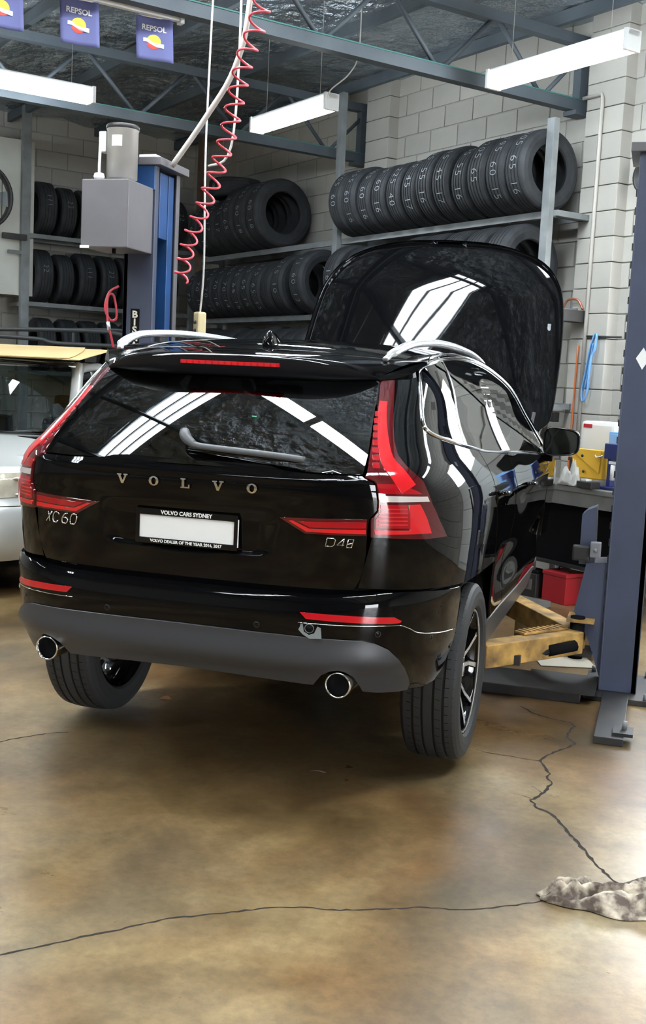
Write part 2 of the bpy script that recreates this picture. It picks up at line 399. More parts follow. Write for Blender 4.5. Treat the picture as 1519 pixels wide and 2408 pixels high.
# ---- fluorescent battens
M_TUBE = mat('lit_diffuser', (.9, .9, .9), .5, emit=(.86, .94, 1.0), estr=TUBE)
M_TUBEEND = mat('batten_end', (.8, .82, .82), .4)
def batten(label, a, b, z, L, along, lit=True):
    t = thing('fluorescent_light', label, 'ceiling light', RM(a, b, z), TH + (pi / 2 if along == 'b' else 0), 'fluorescent battens')
    MB().box((-L / 2, -.055, .05), (L / 2, .055, .095), b=.006).build('housing', M_TUBEEND, t)
    pr = [(-L / 2 + .03, y, zz) for y, zz in ((-.062, .05), (-.066, .0), (-.052, -.035), (.052, -.035), (.066, .0), (.062, .05))]
    d = MB().prism(pr, (L - .06, 0, 0)).build('diffuser', M_TUBE if lit else M_TUBEEND, t); fix_normals(d)
    for s in (-1, 1):
        e = MB().box((s * L / 2 - .03 if s > 0 else -L / 2, -.068, -.038), (L / 2 if s > 0 else -L / 2 + .03, .068, .096), b=.005)
        e.build('end_cap', M_TUBEEND, t)
    for s in (-.35, .35):
        MB().tube([(s * L, 0, .09), (s * L, 0, CEIL - z - .02)], .0022, 5).build('hanger_wire', M_PIPE, t)
    return t
batten('lit fluorescent batten at upper right, nearest the right wall pier', -2.27, 3.86, 3.76, 1.32, 'a')
batten('lit fluorescent batten hanging in the middle beside the red coil hose', -4.88, 3.36, 3.76, 1.22, 'a')
batten('lit fluorescent batten at the left edge under the hanging flags', -5.66, 1.27, 3.79, 1.25, 'b')
batten('lit fluorescent batten above the rear of the black car', -.92, .48, 3.84, .94, 'a')
batten('lit fluorescent batten above the right rear wheel of the black car', .06, .48, 3.84, .94, 'a')
batten('lit fluorescent batten beyond the left edge near the left wall', -8.3, .2, 3.8, 1.5, 'b')  # out of view, added to lift the light on the left wall
batten('lit fluorescent batten far behind on the left side', -8.0, -3.2, 3.8, 1.5, 'b')  # unseen lamp added for more light on the left
batten('lit fluorescent batten over the right side bay beyond the lift', -.55, 4.35, 3.45, 1.25, 'a')
batten('lit fluorescent batten over the back wall door at the far right', .85, 4.35, 3.45, 1.25, 'a')  # added out of view so the side glass mirrors a brighter wall
# ================================================================== THE BLACK SUV
class Pch:
    """monotone cubic through a table"""
    def __init__(s, pts):
        s.x = [p[0] for p in pts]; s.y = [p[1] for p in pts]; n = len(pts)
        s.h = [s.x[i + 1] - s.x[i] for i in range(n - 1)]; d = [(s.y[i + 1] - s.y[i]) / s.h[i] for i in range(n - 1)]
        m = [0.0] * n
        for i in range(1, n - 1):
            if d[i - 1] * d[i] > 0:
                w1 = 2 * s.h[i] + s.h[i - 1]; w2 = s.h[i] + 2 * s.h[i - 1]; m[i] = (w1 + w2) / (w1 / d[i - 1] + w2 / d[i])
        m[0] = d[0]; m[-1] = d[-1]; s.m = m
    def __call__(s, v):
        if v <= s.x[0]: return s.y[0] + s.m[0] * (v - s.x[0])
        if v >= s.x[-1]: return s.y[-1] + s.m[-1] * (v - s.x[-1])
        i = bisect_right(s.x, v) - 1; h = s.h[i]; t = (v - s.x[i]) / h
        return (2 * t ** 3 - 3 * t * t + 1) * s.y[i] + (t ** 3 - 2 * t * t + t) * h * s.m[i] + (3 * t * t - 2 * t ** 3) * s.y[i + 1] + (t ** 3 - t * t) * h * s.m[i + 1]
def sstep(t): t = min(1, max(0, t)); return t * t * (3 - 2 * t)
YC = 1.25
WZ = Pch([(.18, .84), (.30, .875), (.45, .90), (.6, .912), (.75, .924), (.88, .930), (.98, .928), (1.04, .918), (1.09, .900), (1.135, .877), (1.2, .838), (1.30, .788), (1.425, .742), (1.5, .70), (1.56, .652), (1.6, .60)])
YR1 = Pch([(.60, .108), (.68, .088), (.74, .077), (.82, .067), (.92, .058), (1.0, .052), (1.06, .047), (1.092, .050), (1.118, .062), (1.207, .156), (1.309, .284), (1.436, .463), (1.56, .645)])
YR2 = Pch([(.18, .32), (.26, .20), (.33, .125), (.40, .077), (.45, .046), (.462, .040), (.53, .032), (.60, .026), (.66, .030), (.69, .04), (.71, .06), (.73, .1)])
def wside(y, z): return WZ(z) + .028 * sstep((y - 1.75) / .75) * sstep((z - .3) / .2) * (1 - .6 * sstep((z - 1.42) / .15))
def P(phi, z, yr=YR1):
    w = WZ(z); L = YC - yr(z)
    if phi > pi / 2:
        y = YC + L * (phi - pi / 2); return Vector((wside(y, z), y, z))
    s, c = sin(phi), cos(phi); r = (s ** 4 + c ** 4) ** -.25
    return Vector((w * s * r, YC - L * c * r, z))
def phi_y(y, z, yr=YR1):
    L = YC - yr(z)
    if y >= YC: return pi / 2 + (y - YC) / L
    c = (YC - y) / L; return atan2(max(0, 1 - c ** 4) ** .25, c)
def SX(x, z, yr=YR1):                                        # rear view coordinates -> surface
    w = WZ(z); L = YC - yr(z); return Vector((x, YC - L * max(0, 1 - (abs(x) / w) ** 4) ** .25, z))
YF, LF = 3.25, 1.40
def SYZ(y, z):                                               # side view coordinates -> surface
    if y < YC:
        L = YC - YR1(z); c = (YC - y) / L; return Vector((WZ(z) * max(0, 1 - c ** 4) ** .25, y, z))
    x = wside(y, z)
    if y > YF: x *= max(0, 1 - ((y - YF) / LF) ** 3.2) ** (1 / 3.2)
    return Vector((x, y, z))

CARC = Vector((0, 2.1, .75))
def panel_data(outline, mp, du, dv, thick):
    bm = bmesh.new(); vv = [bm.verts.new((u, w, 0)) for u, w in outline]
    fc = bm.faces.new(vv); bmesh.ops.triangulate(bm, faces=[fc], ngon_method='EAR_CLIP')
    us = [p[0] for p in outline]; ws = [p[1] for p in outline]
    for lo, hi, d, ax in ((min(us), max(us), du, (1, 0, 0)), (min(ws), max(ws), dv, (0, 1, 0))):
        n = max(1, int((hi - lo) / d))
        for k in range(1, n):
            c = lo + (hi - lo) * k / n
            bmesh.ops.bisect_plane(bm, geom=bm.verts[:] + bm.edges[:] + bm.faces[:], dist=1e-7, plane_co=(c * ax[0], c * ax[1], 0), plane_no=ax)
    bm.verts.index_update(); E = 2e-4
    P3 = []; NN = []
    for w in bm.verts:
        u, t = w.co.x, w.co.y; p = mp(u, t)
        n = (mp(u + E, t) - mp(u - E, t)).cross(mp(u, t + E) - mp(u, t - E))
        n = n.normalized() if n.length > 0 else Vector((0, 0, 1)); P3.append(p); NN.append(n)
    ctr = sum(P3, Vector()) / len(P3); an = sum(NN, Vector())
    flip = an.dot(ctr - CARC) < 0
    if flip: NN = [-n for n in NN]
    faces = []
    for fa in bm.faces:
        ix = [w.index for w in fa.verts]; a, b, c = P3[ix[0]], P3[ix[1]], P3[ix[2]]
        if (b - a).cross(c - a).dot(NN[ix[0]]) < 0: ix.reverse()
        faces.append(ix)
    # rim
    out = {}; bed = [e for e in bm.edges if len(e.link_faces) == 1]
    for e in bed:
        a, b = e.verts[0].index, e.verts[1].index; fa = e.link_faces[0]
        fcn = sum((P3[w.index] for w in fa.verts), Vector()) / len(fa.verts)
        o = (P3[b] - P3[a]).cross(NN[a]); o = o.normalized() if o.length > 0 else Vector((0, 0, 1))
        if o.dot(P3[a] - fcn) < 0: o = -o
        out[a] = out.get(a, Vector()) + o; out[b] = out.get(b, Vector()) + o
    top = {}; bot = {}
    V = list(P3); NV = list(NN)
    for i, o in out.items():
        o = o.normalized() if o.length > 0 else NN[i]
        top[i] = len(V); V.append(P3[i]); NV.append((NN[i] + o).normalized())
        bot[i] = len(V); V.append(P3[i] - NN[i] * thick + o * .0); NV.append(o)
    for e in bed:
        a, b = e.verts[0].index, e.verts[1].index; q = [top[a], top[b], bot[b], bot[a]]
        if (V[q[1]] - V[q[0]]).cross(V[q[3]] - V[q[0]]).dot(NV[bot[a]]) < 0: q.reverse()
        faces.append(q)
    bm.free(); return V, faces, NV
def mesh_n(name, V, F, NV, material, parent):
    me = bpy.data.meshes.new(name); me.from_pydata([tuple(p) for p in V], [], F); me.materials.append(material)
    me.polygons.foreach_set('use_smooth', [True] * len(F)); me.update()
    me.normals_split_custom_set_from_vertices([tuple(n) for n in NV])
    o = bpy.data.objects.new(name, me); COL.objects.link(o); o.parent = parent; return o
def panel(name, outline, mp, material, parent, du=.03, dv=.03, thick=.010, both=False, off=0.0, lab=None):
    if off:
        base = mp; E = 1e-4
        sg = [None]
        def mp2(u, t):
            p = base(u, t); n = (base(u + E, t) - base(u - E, t)).cross(base(u, t + E) - base(u, t - E)).normalized()
            if sg[0] is None: sg[0] = 1 if n.dot(p - CARC) > 0 else -1
            return p + n * (off * sg[0])
        mp = mp2
    V, F, NV = panel_data(outline, mp, du, dv, thick)
    par = parent if isinstance(parent, (list, tuple)) else (parent, parent)
    o = [mesh_n(name, V, F, NV, material, par[0])]
    if both: o.append(mesh_n(name, [Vector((-p.x, p.y, p.z)) for p in V], [list(reversed(q)) for q in F], [Vector((-n.x, n.y, n.z)) for n in NV], material, par[1]))
    if lab:
        for q in o: q['label'] = lab
    return o
def sym(half):                                               # right half outline, top->bottom, starting and ending at x=0
    return half + [(-x, z) for x, z in reversed(half) if x > 1e-6]

car = thing('suv_car', 'glossy black SUV with raised bonnet hanging on the two-post lift', 'car', (0, 0, HF))

# ---- tailgate with the number plate pocket pressed into it
def SGATE(x, z):
    p = SX(x, z)
    d = sstep((.335 - abs(x) + (z - .80) * .15) / .09) * sstep((.985 - z) / .06) * sstep((z - (.806 + .012 * (abs(x) / .3) ** 2)) / .016)
    p.y += .014 * d
    lip = math.exp(-((z - 1.088) / .012) ** 2); p.y -= .004 * lip
    return p
gate = panel('tailgate', sym([(0, 1.1325), (.248, 1.1355), (.300, 1.131), (.331, 1.122), (.374, 1.117), (.46, 1.1125), (.549, 1.1125), (.612, 1.1125), (.62, 1.106), (.648, 1.093), (.657, 1.083), (.667, 1.027), (.667, .9985), (.6455, .968), (.640, .93), (.638, .846), (.632, .796), (.620, .752), (.603, .7185), (.575, .694), (.54, .682), (.34, .685), (0, .688)]), SGATE, M_PAINT, car, du=.02, dv=.0105)[0]
def SGLASS(x, z): t = z - 1.118; return Vector((x, .057 + 1.262 * t + .8 * t * (t - .334) + .215 * x * x, z))
panel('rear_window', sym([(0, 1.1385), (.248, 1.1415), (.304, 1.1365), (.333, 1.1275), (.374, 1.1225), (.46, 1.1175), (.549, 1.1175), (.612, 1.1185), (.609, 1.184), (.597, 1.251), (.583, 1.32), (.569, 1.38), (.556, 1.43), (.52, 1.452), (0, 1.452)]), SGLASS, M_GLASSR, car, du=.05, dv=.02, thick=.004)
# ---- body sides
LAMP_OUT = [(.7569, 1.4395), (.7552, 1.3882), (.7570, 1.3109), (.7545, 1.2303), (.7591, 1.1806), (.7796, 1.1481), (.8094, 1.1176), (.8320, 1.0949), (.8379, 1.0627), (.8491, 1.0153), (.8760, .9595), (.9147, .8967)]
LAMP_BOT = [(.8278, .8948), (.7798, .8975), (.68, .9045), (.6437, .9052)]
LAMP_IN = [(.6427, .9647), (.6650, .9956), (.6691, 1.0269), (.6734, 1.0860), (.6682, 1.0966), (.6411, 1.1102), (.6508, 1.1249), (.6655, 1.1844), (.6812, 1.2510), (.6923, 1.3207), (.6934, 1.3798), (.6935, 1.4344)]
DLO_BOT = [(1.226, 1.164), (1.02, 1.185), (.804, 1.2065), (.662, 1.2285), (.576, 1.2433), (.53, 1.2609)]
DLO_REAR = [(.527, 1.2859), (.587, 1.3534), (.684, 1.4453), (.75, 1.4911)]
DLO_TOP = [(.91, 1.5235), (1.176, 1.5435), (1.59, 1.5592), (1.946, 1.5583), (2.24, 1.5341), (2.47, 1.4847), (2.66, 1.4236), (2.86, 1.3378), (3.02, 1.2263), (3.07, 1.1262), (3.06, 1.0700)]
DLO_FBOT = [(2.40, 1.1052), (1.93, 1.1307), (1.66, 1.1408)]
AY, AZ, AR = 1.0, .43, .415                                  # rear arch circle
def arc(y, z, r, a0, a1, n): return [(y + r * cos(radians(a0 + (a1 - a0) * k / n)), z + r * sin(radians(a0 + (a1 - a0) * k / n))) for k in range(n + 1)]
ZE = Pch([(.50, 1.46), (.62, 1.495), (.75, 1.525), (.93, 1.55), (1.3, 1.574), (1.8, 1.586), (2.3, 1.570), (2.6, 1.533), (2.9, 1.44), (3.3, 1.28)])
ph = lambda pts: [(phi_y(y, z), z) for y, z in pts]
quarter = [(.6480, .9005), (.6385, .846), (.6355, .796), (.6265, .752), (.614, .7245), (.70, .7215), (.78, .719), (.86, .713), (.96, .702)] \
    + ph(arc(AY, AZ, AR, 141, 37, 20)) + ph([(1.30, .74), (1.235, .88), (1.17, 1.02), (1.11, 1.12), (1.075, 1.179)]) \
    + ph(DLO_BOT[1:]) + ph(DLO_REAR) + ph([(.91, 1.5235), (.93, 1.55), (.75, 1.525), (.66, 1.503), (.600, 1.462)]) + [(a + .004, z) for a, z in LAMP_OUT] + [(.9147, .893), (.8278, .8905), (.7798, .893), (.68, .9005)]
panel('quarter_panel', quarter, P, M_PAINT, car, du=.035, dv=.03, both=True)
cant = DLO_TOP + [(3.20, 1.066), (3.22, 1.14), (3.14, 1.27), (2.98, 1.37), (2.78, 1.465), (2.55, 1.535), (2.3, 1.568), (1.8, 1.586), (1.3, 1.574), (.935, 1.551)]
panel('cant_rail', cant, SYZ, M_PAINT, car, du=.06, dv=.02, both=True)
# doors
rd = [(1.085, 1.176)] + [(1.226, 1.162), (1.66, 1.139), (1.80, 1.133), (1.835, 1.0), (1.85, .8), (1.85, .40), (1.50, .395)] + arc(AY, AZ, AR + .02, -3, 36, 6)[0:0] + [(1.44, .45), (1.425, .56), (1.37, .66), (1.31, .745), (1.245, .882), (1.18, 1.022), (1.12, 1.122)]
def SDOOR(y, z):
    p = SYZ(y, z); p.x -= .030 * math.exp(-((z - .60) / .13) ** 2) * sstep((y - 1.35) / .3) * sstep((3.3 - y) / .3)
    p.x += .008 * math.exp(-((z - .965) / .02) ** 2); return p
panel('rear_door', rd, SDOOR, M_PAINT, car, du=.04, dv=.022, both=True)
fd = [(1.815, 1.132), (2.40, 1.103), (3.05, 1.066), (3.10, .98), (3.08, .80), (3.09, .62), (3.12, .45), (3.10, .40), (1.865, .40), (1.865, .8), (1.85, 1.0)]
panel('front_door', fd, SDOOR, M_PAINT, car, du=.05, dv=.022, both=True)
FAY = 3.845
ff = [(3.075, 1.064), (3.45, 1.03), (3.9, .975), (4.2, .92), (4.45, .84), (4.45, .62), (4.30, .55)] + arc(FAY, AZ - .02, AR + .01, 18, 158, 18) + [(3.14, .58), (3.105, .66), (3.10, .80), (3.118, .98)]
panel('front_fender', ff, SYZ, M_PAINT, car, du=.05, dv=.03, both=True)
sill = [(1.47, .385), (3.10, .385), (3.32, .36), (3.30, .23), (1.47, .23), (1.43, .31)]
panel('sill_cladding', sill, SYZ, M_CLAD, car, du=.15, dv=.03, both=True)
# fuel filler flap on the quarter panel
fl_ = crom([(.66, 1.055), (.86, 1.05), (.90, 1.03), (.925, .96), (.90, .935), (.72, .945), (.665, .965), (.64, 1.03)], 4, True)
for o in panel('fuel_flap', fl_, SYZ, M_PAINT, car, du=.05, dv=.03, thick=.003, off=.0025): pass
# ---- windows and their trim
qg = [(.548, 1.2665), (.59, 1.2465), (.67, 1.2335), (.81, 1.2115), (.86, 1.208), (1.10, 1.531), (.91, 1.515), (.765, 1.484), (.70, 1.440), (.604, 1.352), (.545, 1.2865)]
panel('quarter_window', qg, SYZ, M_GLASSS, car, du=.08, dv=.04, thick=.003, off=-.004, both=True)
rw = [(.89, 1.204), (1.02, 1.190), (1.226, 1.169), (1.66, 1.146), (1.70, 1.144), (1.81, 1.552), (1.59, 1.553), (1.176, 1.5375), (1.13, 1.534)]
panel('rear_door_window', rw, SYZ, M_GLASSS, car, du=.1, dv=.04, thick=.003, off=-.004, both=True)
fw = [(1.92, 1.136), (2.40, 1.110), (3.045, 1.075), (3.055, 1.1262), (3.005, 1.222), (2.845, 1.332), (2.645, 1.418), (2.46, 1.478), (2.23, 1.528), (2.01, 1.548)]
panel('front_door_window', fw, SYZ, M_GLASSS, car, du=.1, dv=.04, thick=.003, off=-.004, both=True)
M_PILLAR = mat('satin_pillar', (.006, .006, .007), .38, spec=.25)
panel('window_divider', [(.86, 1.206), (.892, 1.2025), (1.132, 1.535), (1.10, 1.533)], SYZ, M_PILLAR, car, dv=.03, both=True, off=.001)
panel('door_pillar_trim', [(1.70, 1.142), (1.92, 1.133), (2.01, 1.550), (1.81, 1.555)], SYZ, M_PILLAR, car, du=.06, dv=.03, both=True, off=.0)
def surf_tube(name, pts, r, material, sy=1.0, n=8, off=.004, mp=SYZ, both=True, parent=None, closed=False):
    pp = []
    for u, t in pts:
        p = mp(u, t); nn = (mp(u + 1e-4, t) - mp(u - 1e-4, t)).cross(mp(u, t + 1e-4) - mp(u, t - 1e-4)).normalized()
        if nn.dot(p - CARC) < 0: nn = -nn
        pp.append(p + nn * off)
    r_ = [fix_normals(MB().tube(pp, r, n, closed=closed, sy=sy).build(name, material, parent or car))]
    if both: r_.append(fix_normals(MB().tube([(-p.x, p.y, p.z) for p in pp], r, n, closed=closed, sy=sy).build(name, material, parent or car)))
    return r_
loop = [(3.06, 1.070)] + DLO_FBOT + DLO_BOT + DLO_REAR + DLO_TOP[:-1]
surf_tube('window_chrome_trim', crom(loop, 5, True), .0085, M_CHROME, closed=True, n=8, off=.0)
surf_tube('window_upper_trim', crom([(y, z + .016) for y, z in ([(.80, 1.489)] + DLO_TOP[:-2])], 4), .0055, M_CHROME, off=.001)
# ---- roof, rails, spoiler
def SROOF(s, y):
    ze = ZE(y); xe = WZ(ze); zc = ze + .034 * sstep((y - .45) / .5)
    return Vector((s * xe, y, ze + (zc - ze) * (1 - abs(s) ** 2.4)))
panel('roof', [(-1, .735), (1, .735), (1, 2.72), (-1, 2.72)], SROOF, M_PAINT, car, du=.07, dv=.07, thick=.012)
for s in (-1, 1):
    rp = [(.556, .60, 1.522), (.572, .66, 1.548), (.592, .82, 1.584), (.605, 1.05, 1.604), (.607, 1.35, 1.616), (.604, 1.75, 1.618), (.604, 2.15, 1.606), (.602, 2.45, 1.584), (.600, 2.66, 1.555), (.598, 2.74, 1.530)]
    pp = crom([(s * x, y, z) for x, y, z in rp], 5)
    rail = MB().tube(pp, [.014 if i < 4 or i > len(pp) - 5 else .022 for i in range(len(pp))], 10, sy=.72).build('roof_rail', M_ALU, car)
    fix_normals(rail); rail['label'] = 'satin aluminium roof rail'
def spoiler():
    NS = 36; top = []; rear = []
    for i in range(NS + 1):
        s = -1 + 2 * i / NS; q = abs(s) ** 4
        p0 = SROOF(s, .741); x1 = s * .566; p1 = Vector((x1, .405 + .13 * q, 1.512 - .052 * q)); e = Vector((x1, .395 + .13 * q, 1.500 - .052 * q))
        col = [p0.lerp(p1, t) + Vector((0, 0, .012 * sin(pi * t))) for t in (0, .2, .4, .6, .8, .93, 1)] + [e]
        top.append(col)
        x2 = s * .560
        b = Vector((x2, .462 + .105 * q, 1.426 + .014 * q)); m1 = Vector((s * .563, .402 + .128 * q, 1.468 - .03 * q + .0)); m2 = Vector((x2, .422 + .120 * q, 1.440 + .002 * q))
        rear.append([e, m1, m2, b, b + Vector((0, .08, .055))])
    def grid(cols, name, material, parent):
        K = len(cols[0]); v = [p for c in cols for p in c]
        f = [(i * K + k, i * K + k + 1, (i + 1) * K + k + 1, (i + 1) * K + k) for i in range(len(cols) - 1) for k in range(K - 1)]
        return fix_normals(MB().add(v, f, 0, True).build(name, material, parent))
    sp = grid(top, 'spoiler', M_PAINT, car); rf = grid(rear, 'spoiler_underside', mat('satin_black', (.007, .008, .011), .45, spec=.3), sp)
    # closed cheeks at both ends: blades that run down to the lamp tops
    for s in (-1, 1):
        pts = [SROOF(s, .741), Vector((s * .566, .535, 1.460)), Vector((s * .566, .525, 1.448)), Vector((s * .565, .540, 1.435)), Vector((s * .602, .582, 1.436)), Vector((s * .655, .66, 1.475)), Vector((s * .690, .741, 1.512))]
        MB().prism([tuple(p) for p in pts], (-.02 * s, .015, 0)).build('spoiler_cheek', M_PAINT, sp)
    MB().box((-.195, .392, 1.471), (.205, .412, 1.486), b=.003).build('brake_light', M_REFL, sp)
    for k in range(15): MB().box((-.19 + k * .026, .3905, 1.4725), (-.171 + k * .026, .394, 1.4845)).build('brake_light_cell', M_GUIDE, sp)
    return sp
spoiler()
fin = MB(); secs = []
for t in range(9):
    y = .79 + .16 * t / 8; h = .066 * (1 - (1 - t / 8 * .0) * 0) * (sstep((t + 1.2) / 3.2)) * (1 - .75 * (t / 8) ** 2); w = .030 * (1 - .35 * t / 8) * (sstep((t + 1) / 2.0))
    z0 = SROOF(0, y).z - .004
    secs.append([(w * sx, y + .012 * (1 - hz), z0 + h * hz) for sx, hz in ((-1, 0), (-.72, .45), (-.30, .88), (0, 1), (.30, .88), (.72, .45), (1, 0))])
K = 7; v = [p for q in secs for p in q]; f = [(i * K + k, i * K + k + 1, (i + 1) * K + k + 1, (i + 1) * K + k) for i in range(8) for k in range(K - 1)] + [tuple(range(K)), tuple(8 * K + k for k in range(K))[::-1]]
fix_normals(fin.add(v, f, 0, True).build('roof_antenna', M_PAINT, car))

# ---- tail lamps
LAMPS = [thing('tail_lamp', None, None), thing('tail_lamp', None, None)]
for L_, s in zip(LAMPS, ('right', 'left')):
    L_.parent = car
LP = [None, None]
lens = panel('tail_lamp', LAMP_OUT + LAMP_BOT + LAMP_IN, P, M_LENSD, car, du=.02, dv=.02, thick=.02, off=.007, both=True, lab='deep red upright tail lamp lens')
for L_ in LAMPS: bpy.data.objects.remove(L_)
def strip(path, w):                                          # polygon of varying width round a path in (phi, z)
    l = []; r = []
    for i, (u, t) in enumerate(path):
        a = path[max(0, i - 1)]; b = path[min(len(path) - 1, i + 1)]; du = (b[0] - a[0]) * 1.0; dt = b[1] - a[1]; k = sqrt(du * du + dt * dt); ww = w[i] if isinstance(w, list) else w
        l.append((u - dt / k * ww, t + du / k * ww)); r.append((u + dt / k * ww, t - du / k * ww))
    return l + r[::-1]
gp = crom([(.7125, 1.36), (.7123, 1.2576), (.7185, 1.1639), (.7475, 1.1155), (.7714, 1.0705)], 4)
gw = [.016 + .014 * sstep(i / (len(gp) - 1)) for i in range(len(gp))]
panel('light_guide', strip(gp, gw), P, M_GUIDE, lens, du=.02, dv=.02, thick=.004, off=.0095, both=True)
panel('light_guide', [(.762, 1.018), (.800, 1.018), (.824, .965), (.842, .915), (.655, .9165), (.652, .931), (.764, .9285)], P, M_GUIDE, lens, du=.02, dv=.02, thick=.004, off=.0095, both=True)
panel('lamp_field', [(.672, 1.088), (.745, 1.086), (.80, 1.062), (.815, 1.052), (.674, 1.056)], P, M_LENS, lens, du=.02, dv=.02, thick=.004, off=.009, both=True)
panel('lamp_field', [(.672, 1.019), (.757, 1.018), (.760, .936), (.655, .938), (.655, .967), (.671, .994)], P, M_LENS, lens, du=.02, dv=.02, thick=.004, off=.009, both=True)
panel('reverse_light', [(.674, 1.0495), (.832, 1.0435), (.837, 1.0262), (.6725, 1.0284)], P, M_CLEARL, lens, du=.02, dv=.02, thick=.004, off=.0095, both=True)
for k in range(5):
    z = .948 + k * .0135
    panel('lamp_rib', [(.664, z), (.754, z - .001), (.754, z + .003), (.664, z + .004)], P, M_GUIDE, lens, du=.03, dv=.02, thick=.003, off=.0115, both=True)
for k in range(8):
    z = 1.135 + k * .0245; u = .668 + .0022 * k
    panel('lamp_cell', [(u, z), (u + .022, z), (u + .022, z + .017), (u, z + .017)], P, M_LENS, lens, du=.03, dv=.02, thick=.003, off=.0095, both=True)
arm = panel('tail_lamp_arm', [(.345, .9581), (.48, .9615), (.637, .9675), (.637, .9095), (.435, .9082)], SX, M_LENSD, car, du=.03, dv=.02, thick=.012, off=.006, both=True, lab='deep red tail lamp arm across the tailgate')
panel('light_guide', [(.378, .950), (.392, .9505), (.45, .926), (.634, .931), (.634, .9165), (.441, .9155)], SX, M_GUIDE, arm, du=.03, dv=.02, thick=.004, off=.0085, both=True)
panel('lamp_field', [(.412, .949), (.634, .9565), (.634, .936), (.452, .931)], SX, M_LENS, arm, du=.03, dv=.02, thick=.004, off=.008, both=True)

# ---- bumper and its grey skirt
SB = lambda a, z: P(a, z, YR2)
CL_TOP = [(0, .5555), (.20, .555), (.3944, .5536), (.5495, .5492), (.6519, .5444), (.6977, .5332), (.7365, .5121), (.7751, .4715), (.7994, .4341), (.8183, .3909), (.8272, .3563)]
CL_BOT = [(.8193, .3334), (.7815, .3326), (.7063, .3378), (.660, .346), (.648, .375), (.630, .408), (.605, .430), (.5821, .4377), (.555, .432), (.528, .412), (.510, .385), (.500, .369), (.4883, .3695), (.3897, .3751), (.228, .3815), (0, .385)]
BARCH = [(.8307, .3369), (.8929, .3274), (.9570, .3368), (1.0050, .3764), (1.0270, .4222), (1.0600, .4684), (1.0750, .5294), (1.088, .61), (1.085, .68)]
bump = panel('rear_bumper', sym([(0, .688), (.30, .688), (.55, .692), (.62, .700), (.70, .708), (.78, .708), (.86, .703), (.96, .693), (1.06, .684)] + BARCH[::-1][1:] + [(a + .003, z) for a, z in CL_TOP[::-1]][1:-1] + [(0, .559)]), SB, M_PAINT, car, du=.035, dv=.016)[0]
def SCLAD(a, z):
    p = SB(a, z); n = Vector((p.x * .9, p.y - YC - .05, 0)).normalized()
    k = sstep((.556 - z) / .09) * (1 - sstep((.452 - z) / .05))
    return p + n * (.008 + .010 * k)
panel('bumper_skirt', sym(CL_TOP + CL_BOT), SCLAD, M_CLAD, bump, du=.03, dv=.012, thick=.03)
# top ledge of the bumper running in under the tailgate
led = MB(); K = 3; v = []; f = []; n = 48
for i in range(n + 1):
    a = -1.0 + 2.0 * i / n; z = .688 + .016 * sstep((abs(a) - .5) / .2)
    p = SB(a, z); q = P(a, z + .004, YR1)
    inn = Vector((p.x * .96, p.y + .13, z + .008)); v += [p, p.lerp(inn, .5) + Vector((0, 0, .004)), inn]
    if i: o = 3 * i; f += [(o - 3, o - 2, o + 1, o), (o - 2, o - 1, o + 2, o + 1)]
fix_normals(led.add(v, f, 0, True).build('bumper_ledge', M_PAINT, bump))
surf_tube('bumper_highlight', crom([(.45, .602), (.60, .5985), (.74, .5955), (.775, .593), (.81, .577), (.848, .556), (.95, .535), (1.06, .522)], 4), .0017, M_CHROME, off=.0010, mp=SB, parent=bump)  # bright chrome thread drawn along the seam for its highlight
panel('rear_reflector', [(.452, .6385), (.60, .6340), (.749, .6250), (.775, .6100), (.77, .6035), (.736, .6030), (.60, .6110), (.474, .6165)], SB, M_REFL, bump, du=.03, dv=.02, thick=.01, off=.003, both=True)
def disc_on(name, mp, u, t, r, material, parent, d=.004, ring=None, both=True):
    p = mp(u, t); n = (mp(u + 1e-4, t) - mp(u - 1e-4, t)).cross(mp(u, t + 1e-4) - mp(u, t - 1e-4)).normalized()
    if n.dot(p - CARC) < 0: n = -n
    for s in ((1, -1) if both else (1,)):
        q = Vector((p.x * s, p.y, p.z)); m = Vector((n.x * s, n.y, n.z)); M = Matrix.Translation(q) @ m.to_track_quat('X', 'Z').to_matrix().to_4x4()
        o = MB().lathe([(0, d), (r * .85, d), (r, d * .3), (r, -.004)], 20, M).build(name, material, parent)
        fix_normals(o)
        if ring: fix_normals(MB().lathe([(r, -.002), (r * 1.18, d * .6), (r * 1.28, 0), (r * 1.28, -.004)], 20, M).build('sensor_ring', ring, o))
for u, t in ((.307, .5807), (.7022, .567), (.9111, .5253)): disc_on('parking_sensor', SB, u, t, .0085, M_PAINT, bump, .002, M_CLAD)
# open tow eye hole with its loose cover
disc_on('tow_eye_hole', SB, .4874, .5833, .013, M_DARK, bump, .006, M_GALV, both=False)
p0 = SB(.4874, .5833)
tc_ = MB()
tc_.prism([(p0.x + x, p0.y - .006, p0.z + z) for x, z in ((-.062, .022), (-.035, .016), (-.022, .014), (-.018, -.012), (0, -.022), (.020, -.014), (.030, .010), (.042, .006), (.044, -.010), (.046, -.030), (.004, -.034), (-.02, -.022), (-.04, -.004))], (0, .005, 0))
tc_.build('tow_eye_cover', M_GALV, bump)
# exhaust tips
for s in (1, -1):
    M = Matrix.Translation((s * .571, .10, .382)) @ Matrix.Rotation(radians(90), 4, 'Z')
    e = MB().lathe([(.0365, .22), (.0385, .05), (.0405, .0), (.0440, -.004), (.0465, .002), (.0470, .03), (.0450, .24)], 40, M).build('exhaust_tip', M_CHROME, car); fix_normals(e)
    MB().lathe([(0, .05), (.0385, .05)], 32, M).build('exhaust_bore', M_DARK, e)
    MB().tube([(s * .571, .30, .382), (s * .55, .60, .34), (s * .40, .9, .30)], .028, 10).build('exhaust_pipe', M_LIFTD, car)
